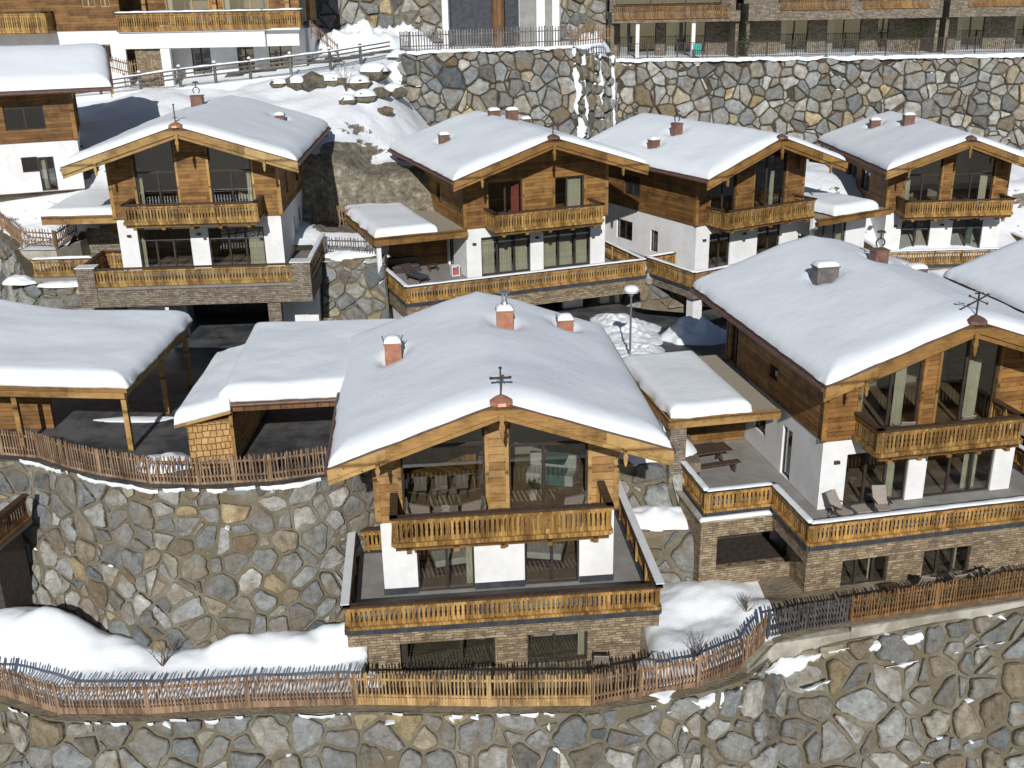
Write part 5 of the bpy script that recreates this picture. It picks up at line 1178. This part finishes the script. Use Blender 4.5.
# metal railing of the right upper wall
mf=empty('metal_fence',(9.2,90.6,-5.9),0,'dark metal railing along the top of the long upper wall','fence'); b=MB(); L=62; rl=MB()
for i in range(int(L/.16)): b.box(i*.16-.016,i*.16+.016,-.016,.016,.12,1.2)
rl.box(0,L,-.03,.03,1.2,1.25).box(0,L,-.03,.03,.08,.12); b.build('bars',M['iron'],mf); rl.build('rail',M['iron'],mf)
for i in range(0,26): MB().box(i*2.45-.04,i*2.45+.04,-.04,.04,-.3,1.3).build('post',M['iron'],mf)
# split rail fence of the upper road
rf=empty('rail_fence',(-30,79.9,0),0,'snow dusted split rail fence beside the upper road','fence'); tr=[(-33.5,79.7,-7.35),(-29.7,80.0,-6.95),(-24.1,81.0,-6.3),(-19.1,82.0,-5.9),(-13.4,84.0,-5.4),(-9.0,86.2,-4.85)]
for a,b in zip(tr,tr[1:]):
    a=Vector(a)-Vector((-30,79.9,0)); b=Vector(b)-Vector((-30,79.9,0)); m=max(1,round((b-a).length/2.6)); d=(b-a)/m
    r2=MB(); s2=MB()
    for zz in (.3,.6,.9): r2.tube([a+Vector((0,-.1,zz)),b+Vector((0,-.1,zz))],.07,6)
    snow_strip(s2,a+Vector((0,-.1,.95)),b+Vector((0,-.1,.95)),.16,.09,.5)
    ro_=r2.build('rail',M['picketG'],rf); s2.build('snow',M['snow'],ro_,smooth=True)
    for i in range(m): p=a+d*i; q=MB().tube([(p.x,p.y,p.z-.4),(p.x,p.y,p.z+1.15)],.12,8).build('post',M['picketG'],rf); s3=MB().lathe((p.x,p.y,p.z+1.13),[(.15,0),(.14,.08),(.03,.16)],8).build('snow_cap',M['snow'],q,smooth=True)

# ------------------------------------------------------------------ carports and the shingled shed
def zc(u): return u
c1=empty('carport',(-16,38.5,-17.2),0,'open timber carport on the left under a thick snow slab','carport','snow laden carports')
P0=Vector((-16,38.5,-17.2))
# roof outline: front right corner, back right, back left, front left
fr_=(-14.95,38.25,-14.55); br_=(-14.65,46.4,-14.35); bl_=(-29,48.2,-14.3); fl_=(-27.5,39.6,-14.5)
def lz(p,d=0): return (p[0]-P0.x,p[1]-P0.y,p[2]-P0.z+d)
rf_=MB().hexa([lz(fl_),lz(fr_),lz(br_),lz(bl_),lz(fl_,.2),lz(fr_,.2),lz(br_,.2),lz(bl_,.2)]).build('roof',M['beamD'],c1)
# snow slab on skewed outline
def skew_snow(parent,fl,fr,br,bl,T,bulge=0,seed=0,Rr=.7,org=(0,0,0),fn=None):
    sm=snow_sheet(0,10,0,10,lambda x,y:0,T,Rr,amp=.05,step=.2,seed=seed,rag=.05,edgemin=.12)
    v2=[]
    for x,y,z in sm.v:
        u,v=x/10,y/10; a=Vector(fl).lerp(Vector(fr),u); b=Vector(bl).lerp(Vector(br),u); p=a.lerp(b,v); k=(fn(u,v) if fn else 0)
        v2.append((p.x-org[0],p.y-org[1],p.z-org[2]+z+k*(1 if z>.02 else 0)))
    sm.v=v2; return sm.build('snow',M['snow'],parent,smooth=True)
skew_snow(rf_,(fl_[0],fl_[1]-.05,fl_[2]+.2),(fr_[0]+.05,fr_[1]-.05,fr_[2]+.2),(br_[0]+.05,br_[1],br_[2]+.2),(bl_[0],bl_[1],bl_[2]+.2),.62,org=P0,seed=31,fn=lambda u,v:.75*sstep(.62,.1,u)*sstep(.1,.6,v))
bm_=MB()
bm_.bar(lz((-27.5,39.75,-14.68)),lz((-15.1,38.45,-14.70)),.2,.26); bm_.bar(lz((-15.2,38.5,-14.7)),lz((-14.9,46.2,-14.52)),.2,.24)
for k in range(9): y=39.2+k*.85; bm_.bar(lz((-27.6,y+1.2,-14.62)),lz((-15.2,y,-14.60)),.1,.14)
bm_.build('beam',M['beam'],c1)
for x,y in ((-15.3,38.75),(-15.0,42.6),(-14.95,46.0),(-19.9,39.35),(-24.5,39.9)):
    p=MB(); p.box(x-P0.x-.1,x-P0.x+.1,y-P0.y-.1,y-P0.y+.1,0,2.42); p.build('post',M['beam'],c1)
tag(MB().box(-27,-19.4,41.2,41.4,-17.2,-15.0).build('timber_screen',M['wallD']),'dark timber screen wall inside the left carport','screen wall')
P0=Vector((-9,38,-17.2)); c2_=empty('carport',tuple(P0),0,'carport joined to the left side of the centre chalet roof','carport','snow laden carports')
fl_=(-11.1,37.1,-14.75); fr_=(-5.6,37.6,-14.75); br_=(-4.0,45.6,-14.6); bl_=(-11.6,45.4,-14.6)
rf_=MB().hexa([lz(fl_),lz(fr_),lz(br_),lz(bl_),lz(fl_,.18),lz(fr_,.18),lz(br_,.18),lz(bl_,.18)]).build('roof',M['post'],c2_)
skew_snow(rf_,(fl_[0],fl_[1],fl_[2]+.18),(fr_[0]+1.2,fr_[1],fr_[2]+.18),(br_[0]+1.9,br_[1],br_[2]+.18),(bl_[0],bl_[1],bl_[2]+.18),.6,org=P0,seed=41,fn=lambda u,v:.55*sstep(.75,1.,u)*sstep(.1,.5,v))
MB().bar(lz((-11.1,37.2,-14.86)),lz((-5.6,37.7,-14.86)),.15,.2).build('beam',M['post'],c2_)
gu=MB().tube([lz((-11.15,37.0,-14.66)),lz((-5.6,37.5,-14.66))],.07,8).build('gutter',M['gutter'],rf_)
for x,y in ((-10.6,44.8),(-5.2,45.0),(-5.0,40.2)): MB().box(x-P0.x-.09,x-P0.x+.09,y-P0.y-.09,y-P0.y+.09,0,2.3).build('post',M['beamD'],c2_)
P0=Vector((-11.7,37,-17.2)); sh=empty('shed',(-11.38,37,-17.2),0,'small shingled timber shed with a lean-to snow roof beside the carport','shed')
MB().prism([(-12.65,36.8),(-11.05,37.15),(-11.1,43.5),(-12.9,43.2)],'z',-17.22,-15.35).build('wall',M['shingle'])
w_=bpy.data.objects[[o.name for o in bpy.data.objects if o.name.startswith('wall')][-1]]
for o in list(bpy.data.objects):
    if o.name.startswith('wall') and o.parent is None: w_=o
w_.parent=sh; w_.location=(-P0.x,-P0.y,-P0.z)
cbm=MB().bar(lz((-11.02,37.08,-17.2)),lz((-11.02,37.08,-15.1)),.14,.14,up=(0,1,0)).bar(lz((-12.7,36.72,-15.3)),lz((-10.95,37.05,-14.9)),.08,.16).build('corner_post',M['beamD'],sh)
a_=[(-13.0,36.45,-15.32),(-10.95,36.85,-14.92),(-11.1,44.2,-14.85),(-13.2,43.8,-15.3)]
rs=MB().hexa([lz(p) for p in a_]+[lz(p,.12) for p in a_]).build('roof',M['beam'],sh)
skew_snow(rs,*[(p[0],p[1],p[2]+.12) for p in a_],.5,org=P0,seed=51)
# car-park floor patches are part of the street sheet
# ------------------------------------------------------------------ street lamp
lp=empty('street_lamp',(5.9,49.6,-17.4),0,'slim street lamp with a snow capped round hood behind the centre chalet','street lamp')
MB().tube([(0,0,-.6),(0,0,3.25)],[.06,.045],10).build('pole',M['steel'],lp); MB().lathe((0,0,3.0),[(.05,0),(.09,.12),(.16,.2),(.16,.3),(.06,.36)],14).build('lantern',M['steel'],lp)
hd=MB().lathe((0,0,3.36),[(.05,-.02),(.35,-.05),(.37,0),(.2,.08),(.03,.1)],20).build('lamp_hood',M['lampw'],lp); MB().lathe((0,0,3.40),[(.37,-.02),(.38,.06),(.3,.18),(.15,.24),(.02,.25)],20).build('snow_cap',M['snow'],hd,smooth=True)
# ------------------------------------------------------------------ terrace of the neighbour at the bottom left edge
jt=empty('terrace_annex',(-21.0,34.7,-19.25),0,'dark timber balcony corner of a neighbouring house at the left edge','balcony')
MB().prism([(-4,-1.2),(1.9,-.3),(2.25,1.9),(-4,2.4)],'z',0,.2).build('terrace_deck',M['floor'],jt)
board_rail(jt,[(-4,-1.2),(1.9,-.35),(2.2,1.8)],.2,1.1,mat=M['post'],name='terrace_railing')
MB().prism([(-3.8,-.9),(1.6,-.1),(1.9,1.6),(-3.8,2.2)],'z',-4.4,-.01).build('wall',M['iron'],jt)  # near-black solid in place of the shaded void under the deck
# ------------------------------------------------------------------ buildings above the walls
def P(x,y,z,o): return (x-o[0],y-o[1],z-o[2])
o=(-29,85,-6); u=empty('chalet',o,0,'top left chalet with a white base, cut off by the upper edge','chalet','buildings along the top edge')
wb=MB(); wall_panel(wb,lambda a,d,z:(a,d,z),-14,-.2,-1.2,3.3,[(-2.2,-1.3,1.0,2.3),(-14,-5.8,-1.2,1.2)],.3); W_=wb.build('wall',M['plaster'],u); window(W_,lambda a,d,z:(a,d,z),-2.2,-1.3,1.0,2.3,mull=(),fm=M['framew'])
ub=MB(); wall_panel(ub,lambda a,d,z:(a,d-.04,z),-14,-.2,3.301,9,[(-3.0,-2.0,5.0,6.2),(-1.6,-.9,5.0,6.2)],.3); U_=ub.build('timber_wall',M['wallD'],u)
for xx,x2 in ((-3.0,-2.0),(-1.6,-.9)): window(U_,lambda a,d,z:(a,d-.04,z),xx,x2,5.0,6.2,mull=(.5,),fm=M['framew'])
bf=MB().box(-14,-5.3,-1.7,-.05,3.2,3.4).build('balcony',M['beamD'],u); board_rail(bf,[(-14,-1.7),(-5.3,-1.7),(-5.3,-.1)],3.3,1.5,mat=M['rail'])
MB().box(-14,-.2,3.3,9,-1.2,9).build('rear_block',M['wallD'],u)
o=(-29,83.6,-6); u=empty('chalet',o,0,'top chalet with a long carved balcony over a white garage storey','chalet','buildings along the top edge')
wb=MB(); FA=lambda a,d,z:(a,d,z)
wb.box(0,10.9,-.05,.6,2.0,3.15); wb.box(.05,13.3,.62,3.2,3.0,3.14); wall_panel(wb,lambda a,d,z:(a,3.2+d,z),.05,13.3,-1.2,3.14,[(4.3,5.8,-1.2,2.0),(7.9,9.2,-1.2,2.0),(10.4,12.2,-1.2,2.0)],.3); wb.box(2.9,3.6,-.0,.5,-1.2,1.99)
wb.box(10.95,13.4,.35,.62,2.0,3.15)
W_=wb.build('wall',M['plaster'],u); MB().box(.9,2.85,.25,3.1,-1.2,1.99).build('boulder_facing',M['clad'],W_)
for a,b in ((4.3,5.8),(7.9,9.2),(10.4,12.2)): window(W_,lambda a,d,z:(a,3.2+d,z),a,b,-1.2,2.0,mull=(.5,))
bf=MB().box(0,13.6,-.2,.55,3.16,3.3).build('balcony',M['plaster'],u); board_rail(bf,[(0,.5),(0,-.2),(10.9,-.2),(13.6,.25),(13.6,1.5)],3.25,1.35,capsnow=.1)
ub=MB(); ops=[(3.3,6.6,3.6,9),(7.6,11.1,3.6,9)]; wall_panel(ub,lambda a,d,z:(a,1.4+d,z),1.6,13.4,3.61,9,ops,.3); ub.box(1.6,13.4,6,9,3.61,9); ub.box(-.5,14,-1.2,9,9.01,9.3); U_=ub.build('timber_wall',M['wall'],u); MB().box(1.9,13.1,5.7,5.9,3.61,9).build('inner_wall',M['room'],u)
for a,b in ((3.3,6.6),(7.6,11.1)): window(U_,lambda a,d,z:(a,1.35+d,z),a,b,3.6,9,mull=(.6,),curt=((.04,.14),),fm=M['framew'])
pm=MB(); 
for x in (1.8,7.1,12.6): pm.box(x-.15,x+.15,.9,1.2,3.4,9); pm.mark()
pm.split('timber_post',M['beam'],u); MB().box(.05,13.3,5.0,9,-1.2,3.1).build('rear_block',M['plaster'],u)
# centre top: white framed dark opening
o=(0,92.5,-4.9); u=empty('house',o,0,'white framed house front with a wide dark opening at the top centre','house','buildings along the top edge')
MB().box(-5.2,-4.7,-.1,.3,-.5,6).mark().box(2.6,3.3,-.1,.3,-.5,6).mark().box(3.9,4.5,-.1,.3,-.5,6).split('wall_pier',M['plaster'],u)
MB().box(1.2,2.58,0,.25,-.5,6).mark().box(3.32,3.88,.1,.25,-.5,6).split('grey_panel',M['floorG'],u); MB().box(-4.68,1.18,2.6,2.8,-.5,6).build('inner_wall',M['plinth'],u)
MB().tube([(-.6,1.2,-.4),(-.6,1.2,6)],.55,12).build('round_timber_column',M['post'],u); MB().box(-5.2,4.5,2.9,8,-.5,6).build('rear_block',M['plaster'],u)
# right terrace blocks
def block(label,x0,x1,y,wins,band0=2.6,band1=3.9,rails=(),floor=-.4,pil=(),green=0):
    u=empty('apartment_house',(x0,y,-5.9),0,label,'apartment house','buildings along the top edge'); w_=x1-x0
    wb=MB(); wall_panel(wb,lambda a,d,z:(a,3.4+d,z),0,w_,floor,band0+.2,[(a,b,floor,band0) for a,b in wins],.3);  wb.box(-.02,.25,.3,3.4,floor,band0); wb.box(w_-.25,w_+.02,.3,3.4,floor,band0)
    W_=wb.build('wall',M['cladG'],u)
    for a,b in wins: window(W_,lambda a,d,z:(a,3.4+d,z),a,b,floor,band0,mull=(.5,),curt=((.05,.25),),cm=M['curtainW'])
    MB().box(.3,w_-.3,3.75,5.59,floor,.22).build('floor',M['floor'],u); MB().box(0,w_,5.6,5.8,floor,8).build('inner_wall',M['frame'],u); MB().box(0,w_,5.81,9,floor,8).box(0,w_,3.72,5.8,band0+.21,band1-.02).box(0,w_,2.3,5.8,7.6,8).build('rear_block',M['cladG'],u)  # inner_wall coloured near black in place of the unlit rooms
    s=MB().box(0,w_,-.1,3.35,band0,band1).build('stone_band',M['cladG'],u)
    for a,b in rails: board_rail(u,[(a,-.12),(b,-.12)],band1-.55,1.15,mat=M['railD'],name='balcony_railing')
    um=MB(); FU=lambda x,d,z:(x,1.9+d,z); wall_panel(um,FU,0,w_,band1,8,[(a+.3,b-.3,band1+.02,7) for a,b in rails],.35); uw=um.build('upper_wall',M['cladG'],u)
    for k,(a,b) in enumerate(rails): window(uw,FU,a+.3,b-.3,band1+.02,7,mull=(.33,.66))
    if pil:
        pm=MB()
        for x in pil: pm.box(x-.15,x+.15,.1,.4,floor,band0-.01)
        pm.build('pillar',M['plaster'],u)
    return u
block('stone terrace block at the top with a white pillar, next to the notch',8.9,19.6,93.0,[(1.0,4.2),(5.0,8.5)],2.75,3.6,[(.2,9.8)],pil=(2.2,6.9))
block('middle stone terrace block at the top with two barred balconies',20.2,36.3,92.6,[(3.6,6.0),(7.6,10.6),(12.0,13.0)],2.75,4.1,[(2.6,8.4),(9.4,15.0)])
block('right stone terrace block at the top with a single window door',37.0,58,92.9,[(2.2,4.6),(7.2,9.0)],2.75,4.1,[(1.5,8.4),(10,18)])
# small things in front of the blocks
for k,(x,y,lb_) in enumerate([(20.0,92.0,'bush with snow on it between the first and second terrace block'),(34.0,92.3,'shrub against the middle terrace block near its right end')]):
    b=empty('shrub',(x,y,-5.95),0,lb_,'shrub','shrubs along the top edge'); lf=MB()
    for i in range(500):
        v=Vector((random.gauss(0,.42),random.gauss(0,.35),abs(random.gauss(1.2,.6)))); q=.09; a=random.uniform(0,6.3); d=Vector((math.cos(a),math.sin(a),random.uniform(-.5,.5)))*q; e=d.cross(Vector((random.random(),.3,1))).normalized()*q; lf.add([v,v+d,v+d+e,v+e],[(0,1,2,3)])
    lf.build('foliage',M['leaf'],b,fix=False); MB().tube([(0,0,-.1),(0,0,1.2)],[.05,.02],6).build('stem',M['twig'],b)
st_=empty('sun_chair',(16.0,91.6,-5.95),0,'turquoise folding chair on the top terrace behind the railing','chair'); MB().bar((0,-.4,.4),(0,.2,.4),.7,.05).bar((0,.2,.4),(0,.6,1.1),.7,.05).build('seat',M['green'],st_); MB().bar((-.33,-.4,0),(-.33,.3,.8),.05,.05).bar((.33,-.4,0),(.33,.3,.8),.05,.05).build('frame',M['iron'],st_)
# ------------------------------------------------------------------ bare shrubs in the snow
def bare(label,x,y,z,h=.9,seed=0):
    rn=random.Random(seed); m=MB()
    for k in range(11):
        a=rn.uniform(0,6.28); t=rn.uniform(.15,.6); p=Vector((0,0,-.1)); d=Vector((math.cos(a)*t,math.sin(a)*t,1)).normalized(); pts=[p]
        for s in range(5): d=(d+Vector((rn.uniform(-.2,.2),rn.uniform(-.2,.2),rn.uniform(-.05,.1)))).normalized(); p=p+d*h/5*rn.uniform(.7,1.1); pts.append(p)
        m.tube(pts,[.018,.014,.012,.009,.006,.003],5)
        for s in (2,3,4):
            e=(d+Vector((rn.uniform(-.7,.7),rn.uniform(-.7,.7),.2))).normalized(); m.tube([pts[s],pts[s]+e*h*.2,pts[s]+e*h*.33+Vector((0,0,.03))],[.008,.005,.002],4)
    o_=m.build('bare_shrub',M['twig']); o_.location=(x,y,z); return tag(o_,label,'shrub','bare shrubs in the garden snow')
bare('leafless shrub in the snow against the middle boulder wall',-13.0,32.6,low_z(-13,32.6),1.3,1)
bare('leafless shrub in the snow right of the centre chalet, near the fence',6.6,32.6,low_z(6.6,32.6),1.1,2)
bare('small leafless shrub by the stone base of the right chalet',8.9,35.0,low_z(8.9,35),.8,3)
bare('tall leafless bush with snow below the upper road boulders',-11.4,77.6,up_z(-11.4,77.6),2.2,4)
